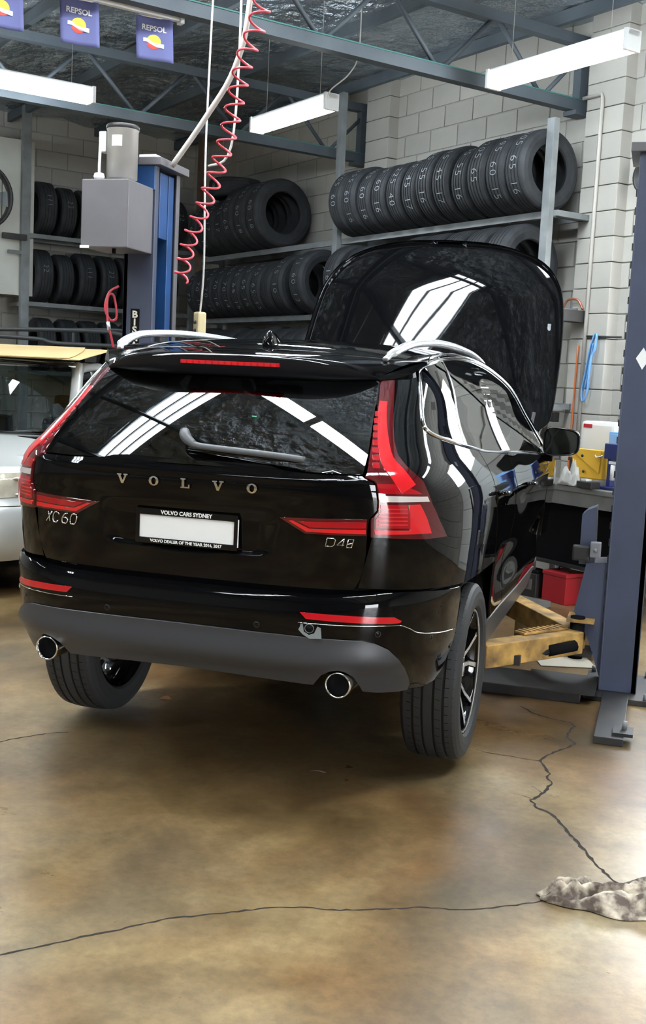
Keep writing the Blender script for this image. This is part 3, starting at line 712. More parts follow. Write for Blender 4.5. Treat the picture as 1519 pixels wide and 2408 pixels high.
# ---- plate, badges, wiper
plate = MB().box((-.187, .076, .840), (.187, .082, .936), b=.003).build('number_plate', M_WHITE, car, loc=(0, -.016, 0))
fr = MB()
for lo, hi in (((-.195, .071, .928), (.195, .082, .950)), ((-.195, .071, .826), (.195, .082, .846)), ((-.195, .0715, .84), (-.181, .082, .936)), ((.181, .0715, .84), (.195, .082, .936))): fr.box(lo, hi)
frame = fr.build('plate_frame', M_GLOSS, plate)
def add_text(name, s, size, M, material, parent, depth=.0005, spacing=1.0, bold=0.0):
    v, f = text_mesh(s, size, depth, 'CENTER', spacing, bold); return MB().add([M @ p for p in v], f).build(name, material, parent)
FR = Matrix.Rotation(radians(90), 4, 'X')                    # text plane facing -Y
add_text('frame_lettering', 'VOLVO CARS SYDNEY', .0195, Matrix.Translation((0, .0704, .939)) @ FR, M_WHITE, frame, bold=.0006)
add_text('frame_lettering', 'VOLVO DEALER OF THE YEAR 2016, 2017', .0150, Matrix.Translation((0, .0704, .836)) @ FR, M_WHITE, frame, bold=.0004)
MB().box((.1955, .0705, .838), (.1985, .0745, .936)).build('frame_edge', M_WHITE, frame)
def slab(ch):                                                # slab-serif capitals as polygons, unit height, centred
    if ch == 'V': return [[(-.62, .5), (-.10, .5), (-.10, .38), (-.22, .38), (.04, -.18), (.28, .38), (.14, .38), (.14, .5), (.62, .5), (.62, .38), (.50, .38), (.12, -.5), (-.12, -.5), (-.50, .38), (-.62, .38)]]
    if ch == 'L': return [[(-.55, .5), (0, .5), (0, .38), (-.13, .38), (-.13, -.36), (.30, -.36), (.34, -.12), (.46, -.12), (.46, -.5), (-.55, -.5), (-.55, -.38), (-.42, -.38), (-.42, .38), (-.55, .38)]]
    o = [(.55 * sin(2 * pi * k / 28), .5 * cos(2 * pi * k / 28)) for k in range(29)]; i = [(.26 * sin(2 * pi * k / 28), .36 * cos(2 * pi * k / 28)) for k in range(29)]
    return [[o[k], o[k + 1], i[k + 1], i[k]] for k in range(28)]
for ch, x in zip('VOLVO', (-.245, -.122, 0, .122, .247)):
    mb = MB(); c = SX(x, 1.051); h = .034
    for poly in slab(ch):
        base = [SX(x + px * h, 1.051 + pz * h) + Vector((0, -.0105, 0)) for px, pz in poly]; mb.prism(base, (0, .0095, 0))
    fix_normals(mb.build('letter_' + ch.lower(), M_CHROME, gate))
def stroke_badge(name, strokes, x0, z0, h, r, parent):
    for st in strokes:
        pts = [SX(x0 + u * h + t * h * .22, z0 + t * h) + Vector((0, -.0035, 0)) for u, t in st]
        fix_normals(MB().tube(pts, r, 6, sy=1.0).build(name, M_CHROME, parent))
XC = [[(0, 0), (.62, 1)], [(.12, 1), (.5, 0)], [(1.55, .78), (1.35, 1), (.98, 1), (.82, .72), (.82, .25), (.98, 0), (1.35, 0), (1.5, .2)],
      [(2.55, 1), (2.2, .92), (1.98, .55), (1.98, .2), (2.12, 0), (2.52, 0), (2.66, .2), (2.66, .38), (2.52, .55), (2.05, .55)],
      [(2.98, .25), (2.98, .75), (3.12, 1), (3.52, 1), (3.66, .75), (3.66, .25), (3.52, 0), (3.12, 0), (2.98, .25)]]
stroke_badge('model_badge', XC, -.588, .864, .0385, .0027, gate)
D4 = [[(0, 0), (0, 1), (.75, 1), (1.0, .8), (1.0, .2), (.8, 0), (0, 0)], [(2.15, .22), (1.3, .22), (1.95, 1), (2.0, 1), (1.95, 0)], [(2.45, -.05), (2.45, .95), (3.05, .95), (3.05, -.05), (2.45, -.05)], [(2.5, .35), (3.0, .48)]]
stroke_badge('engine_badge', D4, .506, .868, .0285, .0019, gate)
wp = [(-.048, 1.2099, .030), (-.045, 1.205, .036), (-.030, 1.188, .036), (.0, 1.1715, .032), (.022, 1.166, .028), (.10, 1.162, .026), (.234, 1.157, .024), (.35, 1.1515, .022), (.418, 1.1475, .018)]
pts = [SX(x, z) + Vector((0, -o, o * .6)) for x, z, o in wp]
M_WIP = mat('wiper_grey', (.075, .078, .082), .5)
wip = MB().tube(crom([tuple(p) for p in pts], 4), [.013 + .008 * max(0, 1 - abs(i - 7) / 9) for i in range(len(crom(wp, 4)))], 10, sy=.8).build('rear_wiper', M_WIP, car); fix_normals(wip)
MB().tube([tuple(SX(x, z) + Vector((0, -.010, .004))) for x, z in ((-.02, 1.166), (.1, 1.158), (.25, 1.152), (.40, 1.147))], .006, 6).build('wiper_blade', M_GLOSS, wip)
# small green sticker inside the rear glass
q = SX(.165, 1.278); MB().box((q.x - .008, q.y + .012, 1.262), (q.x + .008, q.y + .016, 1.292)).build('green_sticker', mat('green_sticker', (.15, .55, .30), .5), car)

# ---- mirrors and door handles
for s in (1, -1):
    rt = []
    for k in range(24):
        a = 2 * pi * k / 24; ex = .5; cx = abs(cos(a)) ** ex * (1 if cos(a) > 0 else -1); cz = abs(sin(a)) ** ex * (1 if sin(a) > 0 else -1)
        rt.append((cx * .105 * (1 if cx > 0 else 1.0), cz * (.078 if cz > 0 else .085) * (1 - .12 * cx)))
    rings = []
    for t, sc in ((-.002, .86), (0, .97), (.03, 1.0), (.07, .93), (.10, .72), (.115, .35)):
        rings.append([(s * (1.032 + x * sc), 2.965 + t, 1.150 + z * sc) for x, z in rt])
    v = [p for g in rings for p in g]; f = [(i * 24 + k, i * 24 + (k + 1) % 24, (i + 1) * 24 + (k + 1) % 24, (i + 1) * 24 + k) for i in range(5) for k in range(24)] + [tuple(5 * 24 + k for k in range(24))]
    mir = fix_normals(MB().add(v, f, 0, True).build('door_mirror', M_PAINT, car))
    g = MB().add([(s * (1.032 + x * .88), 2.966, 1.150 + z * .88) for x, z in rt], [tuple(range(24))]).build('mirror_glass', mat('mirror_glass', (.30, .34, .34), .03, 1.0), mir)
    MB().tube([(s * (1.032 + x * .93), 2.962, 1.150 + z * .93) for x, z in rt], .004, 6, closed=True).build('mirror_bezel', M_GLOSS, mir)
    MB().add(*(lambda b: (b.v, b.f))(MB().box((s * .90 if s > 0 else -.99, 2.98, 1.03), (.99 if s > 0 else -.90, 3.05, 1.09), b=.01))).build('mirror_foot', M_GLOSS, mir)
    for y, z in ((1.30, .985), (2.18, .962)):
        x = SYZ(y, z).x
        h = MB().tube([(s * (x + .004), y - .095, z + .006), (s * (x + .030), y - .075, z + .005), (s * (x + .034), y, z), (s * (x + .030), y + .085, z - .004), (s * (x + .002), y + .11, z - .005)], [.010, .014, .015, .014, .010], 8, sy=.8).build('door_handle', M_PAINT, car)
# ---- wheels
TR = .370
def car_wheel(parent_name):
    w = bpy.data.objects.new(parent_name, None); COL.objects.link(w)
    W2 = .1175; mb = MB()
    prof = [(.262, -.100), (.272, -.112), (.300, -.1185), (.330, -.1175), (.352, -.108), (.3625, -.0975)]
    prof = prof + [(r, -x) for r, x in reversed(prof)]
    gro = [(-.060, .0062), (-.022, .0055), (.022, .0055), (.060, .0062)]     # main grooves
    tread = []
    x0 = -.0975
    for gx, gw in gro:
        zr = lambda x: TR - .0075 * (abs(x) / .0975) ** 2.5
        tread += [(zr(gx - gw), gx - gw), (zr(gx) - .009, gx - gw + .001), (zr(gx) - .009, gx + gw - .001), (zr(gx + gw), gx + gw)]
    zz = lambda x: TR - .0075 * (abs(x) / .0975) ** 2.5
    full = prof[:6] + [(zz(-.085), -.085)] + tread + [(zz(.085), .085)] + prof[6:]
    mb.lathe(full, 96, sm=False)
    for n, xa, xb, dd in ((62, .066, .100, .0022), (62, -.100, -.066, .0022), (54, .030, .052, .0016), (54, -.052, -.030, .0016)):   # sipes as dark slots
        for k in range(n):
            a = 2 * pi * k / n; da = .0042 if dd > .002 else .003
            va = []
            for x, sh in ((xa, 0), (xb, .012 if dd < .002 else .004)):
                for e in (-1, 1):
                    r = zz(min(abs(x), .0975)) + .0006
                    if abs(x) > .0976: r = .3618
                    va.append((x, r * cos(a + sh + e * da), r * sin(a + sh + e * da)))
            mb.add(va, [(0, 1, 3, 2)], 1)
    t = mb.build('tyre', [M_RUBBER, M_DARK], w)
    fix = t.data
    for p in fix.polygons: p.use_smooth = False
    rim = MB().lathe([(.246, .094), (.254, .100), (.258, .094), (.250, .078), (.236, .060), (.226, .0), (.232, -.08), (.255, -.103)], 64).build('rim', M_GLOSS, w)
    MB().lathe([(.2505, .0975), (.2555, .1012), (.2590, .0965)], 64).build('rim_lip', M_ALU, rim)
    MB().lathe([(.0, .070), (.050, .070), (.058, .060), (.060, .02), (.09, -.02), (.15, -.05), (.155, -.06)], 32).build('hub', M_GLOSS, w)
    MB().lathe([(0, .078), (.026, .077), (.030, .070), (.030, .060)], 24).build('hub_cap', M_ALU, w)
    MB().lathe([(.155, -.03), (.155, -.05), (.05, -.05)], 40).build('brake_disc', M_GALV, w)
    MB().lathe([(0, -.10), (.05, -.10), (.06, -.07), (.15, -.06)], 24).build('hub_carrier', M_LIFTD, w)
    for k in range(5):
        a0 = 2 * pi * k / 5 + .3
        for s in (-1, 1):
            def sp(r, off, x): return (x, r * cos(a0) - off * sin(a0), r * sin(a0) + off * cos(a0))
            path = [(.048, .016 * s, .050), (.10, .020 * s, .058), (.16, .034 * s, .070), (.215, .060 * s, .084), (.247, .078 * s, .092)]
            hw = [.014, .012, .011, .012, .017]
            vb = []; vt = []
            for (r, o_, x), h in zip(path, hw):
                for e in (-1, 1): vb.append(sp(r, o_ + e * h, x))
            nP = len(path); fcs = [(2 * i, 2 * i + 1, 2 * i + 3, 2 * i + 2) for i in range(nP - 1)]
            low = [(x - .030, y, z) for x, y, z in vb]
            body = MB().add(vb + low, fcs + [(2 * i, 2 * i + 2, 10 + 2 * i + 2, 10 + 2 * i) for i in range(nP - 1)] + [(2 * i + 1, 10 + 2 * i + 1, 10 + 2 * i + 3, 2 * i + 3) for i in range(nP - 1)]).build('spoke', M_GLOSS, w)
            fix_normals(body)
            vf = []
            for (r, o_, x), h in zip(path, hw):
                for e in (-1, 1): vf.append(sp(r, o_ + (e * h * .80 + s * h * .14), x + .0012))
            MB().add(vf, fcs).build('spoke_face', M_ALU, body)
    for k in range(5):
        a = 2 * pi * (k + .5) / 5 + .3; MB().tube([(.055, .052 * cos(a), .052 * sin(a)), (.072, .052 * cos(a), .052 * sin(a))], .009, 6).build('wheel_nut', M_CHROME, w)
    return w
HUBX, RHY, RHZ = .790, .985, .263
w0 = car_wheel('rear_wheel'); w0.parent = car; w0.location = (HUBX, RHY, RHZ); w0.rotation_euler = (radians(-8), 0, 0)
for nm, x, y, z in (('rear_wheel', -HUBX, RHY, RHZ), ('front_wheel', -HUBX - .01, FAY, .275)):
    c = copy_tree(w0, car); c.name = nm; c.location = (x, y, z); c.rotation_euler = (radians(40), 0, pi if x < 0 else 0)
fh = MB().lathe([(0, .06), (.04, .06), (.05, .03), (.07, .03), (.075, .02), (.165, .02), (.165, -.005), (.06, -.01), (.05, -.12), (0, -.12)], 36, Matrix.Translation((HUBX, FAY, .30))).build('brake_hub', M_LIFTD, car); fix_normals(fh)
# wheel wells, floor pan, inner shell that shows in the shut lines
def well(y, s):
    mb = MB(); v = []; f = []; n = 20
    for i in range(n + 1):
        a = radians(0 + 180 * i / n); yy, zz_ = y + .44 * cos(a), AZ + .44 * sin(a)
        v += [(s * .50, yy, zz_), (s * .82, yy, zz_)]
        if i: f.append((2 * i - 2, 2 * i - 1, 2 * i + 1, 2 * i))
    f.append(tuple(2 * i for i in range(n + 1)))
    return mb.add(v, f).build('wheel_well', M_DARK, car)
for s in (1, -1): well(AY, s); well(FAY, s)
MB().box((-.62, .36, .34), (.62, 4.3, .40), b=.02).build('floor_pan', M_DARK, car)
MB().box((-.42, .26, .37), (.42, .62, .47), b=.04).build('muffler', M_LIFTD, car)
MB().tube([(-.68, 1.0, .27), (-.35, .92, .25), (.35, .92, .25), (.68, 1.0, .27)], .035, 8).build('rear_axle', M_GALV, car)
sh = MB(); v = []; f = []; zs = [.41, .46, .50, .60, .66, .72, .80, .90, 1.0, 1.06, 1.10]; n = 60
for z in zs:
    for i in range(n + 1):
        a = -1.5 + 3.0 * i / n; p = P(a, z, YR1 if z > .66 else YR2); k = .955 if z < .66 else .968
        v.append((p.x * k, YC - (YC - p.y) * k + .012, z))
for j in range(len(zs) - 1):
    for i in range(n):
        yy = v[j * (n + 1) + i]
        o = j * (n + 1) + i
        c = Vector(v[o]); 
        if (c.y - AY) ** 2 + (c.z - AZ) ** 2 < .46 ** 2: continue
        f.append((o, o + 1, o + n + 2, o + n + 1))
sh.add(v, f, 0, True).build('inner_shell', M_DARK, car)
for s in (1, -1):
    MB().box((s * .80 if s > 0 else -.86, 1.46, .24), (.86 if s > 0 else -.80, 3.35, 1.02), b=.02).build('door_core', M_DARK, car)
# cabin: parcel shelf, seats, dash, wheel
MB().box((-.60, .22, 1.03), (.60, 1.0, 1.05)).build('load_cover', M_DARK, car)
M_SEAT = mat('charcoal_seat', (.03, .03, .032), .7)
for x in (-.40, 0, .40):
    MB().box((x - .19, 1.02, .70), (x + .19, 1.16, 1.20), b=.05).build('seat_back', M_SEAT, car)
    MB().box((x - .12, 1.04, 1.21), (x + .12, 1.13, 1.34), b=.035).build('headrest', M_SEAT, car)
for x in (-.38, .38):
    MB().box((x - .22, 2.02, .62), (x + .22, 2.18, 1.22), b=.06).build('seat_back', M_SEAT, car)
    MB().box((x - .13, 2.04, 1.24), (x + .13, 2.14, 1.40), b=.04).build('headrest', M_SEAT, car)
    MB().box((x - .22, 2.16, .55), (x + .22, 2.65, .70), b=.05).build('seat_cushion', M_SEAT, car)
MB().box((-.78, 2.85, .80), (.78, 3.25, 1.04), b=.05).build('dashboard', M_SEAT, car)
MB().lathe([(.165, -.012), (.185, 0), (.165, .012), (.150, 0)], 32, Matrix.Translation((.38, 2.72, 1.0)) @ Matrix.Rotation(radians(70), 4, 'Z'), closed=True).build('steering_wheel', M_SEAT, car)
# windscreen, nose, open bonnet
def SWIND(s, t):
    z = 1.06 + .50 * t; y = 3.36 - .82 * t; xe = WZ(min(z, 1.55)) - .03; return Vector((s * xe, y - .16 * abs(s) ** 2.5, z))
panel('windscreen', [(-1, 0), (1, 0), (1, 1), (-1, 1)], SWIND, M_GLASSC, car, du=.1, dv=.1, thick=.004)
def SFRONT(x, z):
    w = WZ(min(z, .9)) + .028; t = Pch([(.2, -.10), (.35, -.02), (.55, 0), (.75, -.03), (.90, -.12)])(z)
    return Vector((x, YF + (LF + t) * max(0, 1 - (abs(x) / w) ** 3.2) ** (1 / 3.2), z))
panel('front_bumper', sym([(0, .86), (.40, .86), (.70, .84), (.80, .80), (.82, .55), (.80, .30), (0, .26)]), SFRONT, M_PAINT, car, du=.05, dv=.05)
panel('grille', sym([(0, .80), (.36, .79), (.30, .56), (0, .55)]), SFRONT, M_CLAD, car, du=.08, dv=.05, off=.006)
panel('headlamp', [(.42, .82), (.74, .85), (.76, .74), (.46, .72)], SFRONT, M_CLEARL, car, du=.05, dv=.05, off=.006, both=True)
MB().box((-.70, 3.40, .50), (.70, 4.30, .86), b=.04).build('engine_cover', M_DARK, car)
HB, HT = Vector((.085, 3.30, 1.15)), Vector((.085, 4.135, 2.405))
hd = (HT - HB); hn = Vector((0, -hd.z, hd.y)).normalized()
def SHOOD(u, t):                                             # u metres from the centreline, t 0 hinge .. 1 front edge
    p = HB + hd * t; e = abs(u) / .83
    return p + Vector((u, 0, 0)) - hn * (.095 * e ** 3 + .10 * max(0, t - .70) ** 2 / .09 * .6) + hn * (.05 - .03 * u)
ho = crom([(0, .0), (.40, .005), (.70, .03), (.80, .07), (.832, .16), (.835, .45), (.812, .68), (.762, .80), (.665, .892), (.50, .952), (.27, .990), (0, 1.0)], 5)
hood = panel('bonnet', sym(ho[1:-1] + [(0, 1.005)]) if False else [(x, t) for x, t in ho] + [(-x, t) for x, t in ho[::-1][1:-1]], SHOOD, M_PAINT, car, du=.05, dv=.03, thick=.03)[0]
def SHOODI(u, t): return SHOOD(u, t) - hn * .034
hi = [(x * .97, .02 + t * .96) for x, t in ho]
MB_in = panel('bonnet_lining', hi + [(-x, t) for x, t in hi[::-1][1:-1]], SHOODI, M_DARK, hood, du=.10, dv=.06, thick=.004)
for s in (1, -1):
    MB().tube([(s * .74 + .04, 3.36, 1.0), (s * .76 + .06, 3.40, 1.30)], .012, 6).build('bonnet_hinge', M_LIFTD, car)
MB().tube([(.79, 3.92, .84), (.835, 3.80, 1.86)], .011, 8).build('bonnet_strut', M_GALV, car)
# ================================================================== TYRE RACKS AND TYRES
def glyph_string(s, h):
    """digits set by cached single glyphs: list of (verts, faces) along +x, centred"""
    adv = .62 * h; out = []; n = len(s)
    for i, ch in enumerate(s):
        if ch == ' ': continue
        v, f = text_mesh(ch, h, 0.0, 'CENTER', 1.0, -.0022)
        out.append(([(p.x + (i - (n - 1) / 2) * adv, p.y) for p in v], f))
    return out
for ch in '0123456789': text_mesh(ch, .075, 0.0, 'CENTER')
M_CHALK = mat('chalk_paint', (.36, .39, .41), .8)
def tyre_mesh(R, W, name):
    w = W / 2; rin = R * .60
    side = [(rin, -w * .78), (rin * 1.05, -w * .92), (R * .80, -w), (R * .91, -w * .96), (R * .965, -w * .84)]
    tr = []
    for g in (-.50, -.17, .17, .50):
        gx = g * w; tr += [(R * .999 - .004 * abs(g), gx - .0055), (R - .010, gx - .004), (R - .010, gx + .004), (R * .999 - .004 * abs(g), gx + .0055)]
    prof = side + [(R * .992, -w * .72)] + tr + [(R * .992, w * .72)] + [(r, -x) for r, x in reversed(side)] + [(rin * 1.02, w * .6), (R * .90, w * .55), (R * .93, 0), (R * .90, -w * .55), (rin * 1.02, -w * .6)]
    o = MB().lathe(prof, 44, closed=True, sm=False).build(name, M_OLDRUB); fix_normals(o)
    for p in o.data.polygons: p.use_smooth = False
    me = o.data; bpy.data.objects.remove(o); return me
TY = {'small': (tyre_mesh(.300, .195, 'tyre'), .300, .195), 'mid': (tyre_mesh(.318, .215, 'tyre'), .318, .215), 'wide': (tyre_mesh(.330, .235, 'tyre'), .330, .235), 'big': (tyre_mesh(.368, .255, 'tyre'), .368, .255)}
ORD = ['first', 'second', 'third', 'fourth', 'fifth', 'sixth', 'seventh', 'eighth', 'ninth', 'tenth', 'eleventh', 'twelfth', 'thirteenth', 'fourteenth']
def put_tyre(kind, a, b, z, along, label, group, chalk=None, lean=0.0, spin=None, yaw=0.0):
    me, R, W = TY[kind]
    o = bpy.data.objects.new('tyre', me); COL.objects.link(o)
    o.location = RM(a, b, z + R); o.rotation_mode = 'XYZ'
    o.rotation_euler = (0, lean, TH + (pi / 2 if along == 'b' else 0) + yaw)
    tag(o, label, 'tyre', group)
    if chalk:
        mb = MB(); a0 = spin if spin is not None else random.uniform(-.15, .15)
        for v, f in glyph_string(chalk, .105):
            # reading direction runs down the tread; front of the tyre faces the room
            base = pi - .18 + a0
            mb.add([(y * 1.0, (R + .0015) * cos(base + x / R), (R + .0015) * sin(base + x / R)) for x, y in v], f)
        tag(mb.build('chalk_marking', M_CHALK, o), kind='stuff')
    return o
# ---- rack along the back wall
SH = [2.985, 2.245, 1.475, .72]
rk = thing('tyre_rack', 'long grey steel tyre rack along the back wall behind the bonnet', 'tyre rack', RM(-6.0, 4.65), TH)
def rl(a, b): return a + 6.0, b - 4.65
for a, top in ((-6.03, 4.40), (-3.08, 3.68)):
    x, y = rl(a, 4.65); MB().box((x - .04, y - .03, 0), (x + .04, y + .03, top), b=.004).build('post', M_GALV, rk)
x, y = rl(-9.07, 4.66); MB().box((x - .045, y - .03, 0), (x + .045, y + .03, 4.5), b=.004).build('post', M_RUST, rk)
for a in (-6.03, -9.07):
    x, y = rl(a, 4.99); MB().box((x - .03, y - .025, 0), (x + .03, y + .025, 3.2)).build('rear_post', M_GALV, rk)
for k, z in enumerate(SH):
    MB().box((-3.1, .035, z - .055), (-.05, .065, z)).build('shelf_rail', M_GALV, rk); MB().box((-.01, .035, z - .055), (2.95, .065, z)).build('shelf_rail', M_GALV, rk)
    MB().box((-3.1, .36, z - .05), (2.95, .39, z)).build('shelf_rail', M_GALV, rk)
    for a in (-9.07, -6.03, -3.08):
        x, _ = rl(a, 0); MB().box((x - .02, .03, z - .05), (x + .02, .45, z - .01)).build('shelf_arm', M_GALV, rk)
MB().box((2.92, .03, SH[0] - .05), (3.0, .52, SH[0] - .005)).build('end_bracket', M_GALV, rk)
MB().box((2.90, .10, 2.13), (3.05, .52, 2.22)).build('end_bracket', M_LIFTD, rk)
TB = 4.705
ck = ['205 60', '255 60 16', '205 60 16', '205 60 16', '225 40', '215 45 17', '235 55 16', '215 45 17', '155 55 16', '205 65', '195 60 15', '205 65 16', '225 45']
n = 12; a = -5.74
for k in range(n):
    kd = ['mid', 'mid', 'small', 'small', 'small', 'small', 'mid', 'mid', 'small', 'mid', 'mid', 'mid', 'wide'][k]
    put_tyre(kd, a, TB, SH[0], 'a', 'black tyre, %s from the left on the top shelf right of the middle post' % ORD[k], 'tyres on the top shelf right', ck[k], spin=random.uniform(-.25, .1))
    a += .228
a = -8.78
for k, (kd, c) in enumerate((('small', '175 65'), ('small', '195 65 15'), ('mid', '205 17'), ('mid', '245 17'), ('big', '215 65'), ('big', '235 60 18'), ('big', '245 60 18'))):
    put_tyre(kd, a, TB, SH[0], 'a', 'black tyre, %s from the left on the top shelf left of the middle post' % ORD[k], 'tyres on the top shelf left', c)
    a += .225 if k < 3 else .275
put_tyre('mid', -8.36, 4.76, SH[0] + .60, 'a', 'tyre lying on top of the tyres at the left end of the top shelf', 'tyres on the top shelf left', '16', lean=radians(90)).location.z = SH[0] + .640 + .110
a = -8.80
for k, (kd, c) in enumerate((('small', '215 75'), ('small', '215 70 16'), ('small', '215 70 16'), ('small', '215 70 16'), ('small', '205 70 14'), ('small', '195 65 15'), ('small', '195 65 15'), ('small', '215 65 15'), ('small', None), ('mid', '215 10'))):
    put_tyre(kd, a, TB, SH[1], 'a', 'black tyre, %s from the left on the middle shelf beside the bonnet' % ORD[k], 'tyres on the middle shelf', c)
    a += .222 if k < 8 else .25
for k, (a, kd, c, yw) in enumerate(((-6.38, 'wide', '11 60 13', .0), (-5.75, 'wide', '16', .0), (-5.45, 'mid', None, 0), (-5.2, 'mid', None, 0), (-4.9, 'mid', None, 0), (-4.62, 'wide', None, 0), (-4.32, 'wide', None, 0), (-4.0, 'wide', None, 0), (-3.7, 'wide', None, 0), (-3.40, 'wide', None, 0))):
    lb = ['black tyre at the right end of the middle shelf, left of the middle post', 'black tyre on the middle shelf just right of the middle post']
    put_tyre(kd, a, TB, SH[1], 'a', lb[k] if k < 2 else 'dark tyre, %s behind the raised bonnet on the middle shelf counting from left' % ORD[k - 2], 'tyres on the middle shelf', c, yaw=yw)
a = -8.7
for k in range(10):
    put_tyre('mid' if k % 3 else 'wide', a, TB, SH[2], 'a', 'dark tyre, %s from the left on the low shelf above the car roof' % ORD[k], 'tyres on the low shelf'); a += .262
# ---- rack along the left wall
SA_ = [3.115, 2.325, 1.52]
rk2 = thing('tyre_rack', 'grey steel tyre rack along the left wall behind the lift motor', 'tyre rack', RM(-9.62, 2.67), TH)
MB().box((-.035, -.05, 0), (.035, .05, 4.55), b=.004).build('post', M_GALV, rk2)
MB().box((-.03, 2.15, 0), (.03, 2.23, 3.4)).build('post', M_GALV, rk2)
for z in SA_:
    MB().box((-.005, .04, z - .05), (.025, 2.2, z)).build('shelf_rail', M_GALV, rk2); MB().box((-.44, .04, z - .05), (-.41, 2.2, z)).build('shelf_rail', M_GALV, rk2)
    MB().box((-.45, -.03, z - .05), (.02, .03, z - .01)).build('shelf_arm', M_GALV, rk2)
MB().box((.02, -.28, 3.02), (.08, .0, 3.085)).build('stub_bracket', M_LIFTD, rk2)
MB().box((.02, -.21, 2.86), (.04, -.05, 2.90)).build('stub_bracket', M_GALV, rk2)
for k, (b, kd, c) in enumerate(((2.93, 'mid', None), (3.19, 'small', '111'), (3.44, 'small', None), (3.70, 'mid', None), (3.96, 'mid', None), (4.40, 'mid', None), (4.64, 'mid', '35 55 16'))):
    o = put_tyre(kd, -9.83, b, SA_[0], 'b', 'black tyre, %s from the left post on the top shelf of the left rack' % ORD[k], 'tyres on the left rack top shelf', None)
for k, (b, kd, c) in enumerate(((2.90, 'mid', '411'), (3.17, 'small', None), (3.44, 'mid', '17'), (3.72, 'mid', '22'), (3.99, 'mid', None), (4.26, 'mid', None), (4.53, 'mid', None))):
    o = put_tyre(kd, -9.83, b, SA_[1], 'b', 'black tyre, %s from the left post on the middle shelf of the left rack' % ORD[k], 'tyres on the left rack middle shelf', None)
for k, b in enumerate((2.95, 3.25, 3.52, 3.80, 4.10, 4.40)):
    put_tyre('mid', -9.83, b, SA_[2], 'b', 'dark tyre, %s from the left post on the low shelf of the left rack' % ORD[k], 'tyres on the left rack low shelf')
# chalk on the left rack tyres faces the room (+a side)
for o in [q for q in list(COL.objects) if q.name.startswith('tyre') and q.get('group', '').startswith('tyres on the left rack') and q.get('group') != 'tyres on the left rack low shelf']:
    c = random.choice(['17', '411', None, '22', '205', '111'])
    if c:
        R = max(v.co.y for v in o.data.vertices); mb = MB()
        for v, f in glyph_string(c, .085): mb.add([(-y, (R + .0015) * cos(-.35 - x / R), (R + .0015) * sin(.35 + .3 - x / R)) for x, y in v], f)
        mb2 = MB()
        for v, f in glyph_string(c, .085): mb2.add([(-y, (R + .0015) * cos(.25 - x / R), (R + .0015) * sin(.25 - x / R)) for x, y in v], f)
        # local +Y of these tyres looks away from the wall or into it; put it on the room side
        room = o.matrix_basis.to_3x3() @ Vector((0, 1, 0))
        if room.dot(E1) < 0:
            mb2 = MB()
            for v, f in glyph_string(c, .085): mb2.add([(y, (R + .0015) * cos(pi - .25 + x / R), (R + .0015) * sin(pi - .25 + x / R)) for x, y in v], f)
        tag(mb2.build('chalk_marking', M_CHALK, o), kind='stuff')
# pale sheet and fan on the left wall
pn = MB().box((0, -1.2, 0), (.03, .17, 1.78), b=.004).build('wall_board', mat('pale_board', (.66, .67, .61), .7, vary=(2, (.56, .57, .52), 0)), loc=RM(WA + .55, 2.62, 2.39), rz=TH)
tag(pn, 'pale grey board mounted left of the left tyre rack post', 'board')
MB().box((-.50, -.9, .2), (0, -.85, .26)).build('bracket', M_GALV, pn); MB().box((-.50, -.1, 1.4), (0, -.05, 1.46)).build('bracket', M_GALV, pn)
fan = thing('wall_fan', 'dark round fan housing at the left edge beside the pale board', 'fan', RM(-9.35, 2.02, 3.42), TH)
MB().lathe([(.36, .0), (.38, .03), (.38, .12), (.36, .15), (.34, .12), (.34, .02)], 40, closed=True).build('fan_ring', M_LIFTD, fan)
MB().lathe([(0, .10), (.07, .09), (.08, .04), (0, .03)], 20).build('fan_hub', M_LIFTD, fan)
for k in range(5):
    c = 2 * pi * k / 5; MB().prism([(.05, .06 * cos(c) - .02 * sin(c), .06 * sin(c) + .02 * cos(c)), (.05, .33 * cos(c) - .09 * sin(c), .33 * sin(c) + .09 * cos(c)), (.09, .33 * cos(c) + .09 * sin(c), .33 * sin(c) - .09 * cos(c)), (.08, .06 * cos(c) + .02 * sin(c), .06 * sin(c) - .02 * cos(c))], (.004, 0, 0)).build('fan_blade', M_GALV, fan)
for k in range(-2, 3): MB().tube([(.152, k * .12, -sqrt(.345 ** 2 - (k * .12) ** 2)), (.152, k * .12, sqrt(.345 ** 2 - (k * .12) ** 2))], .004, 5).build('guard_wire', M_LIFTD, fan)
MB().box((-.30, -.03, -.03), (.02, .03, .03)).build('wall_arm', M_LIFTD, fan)

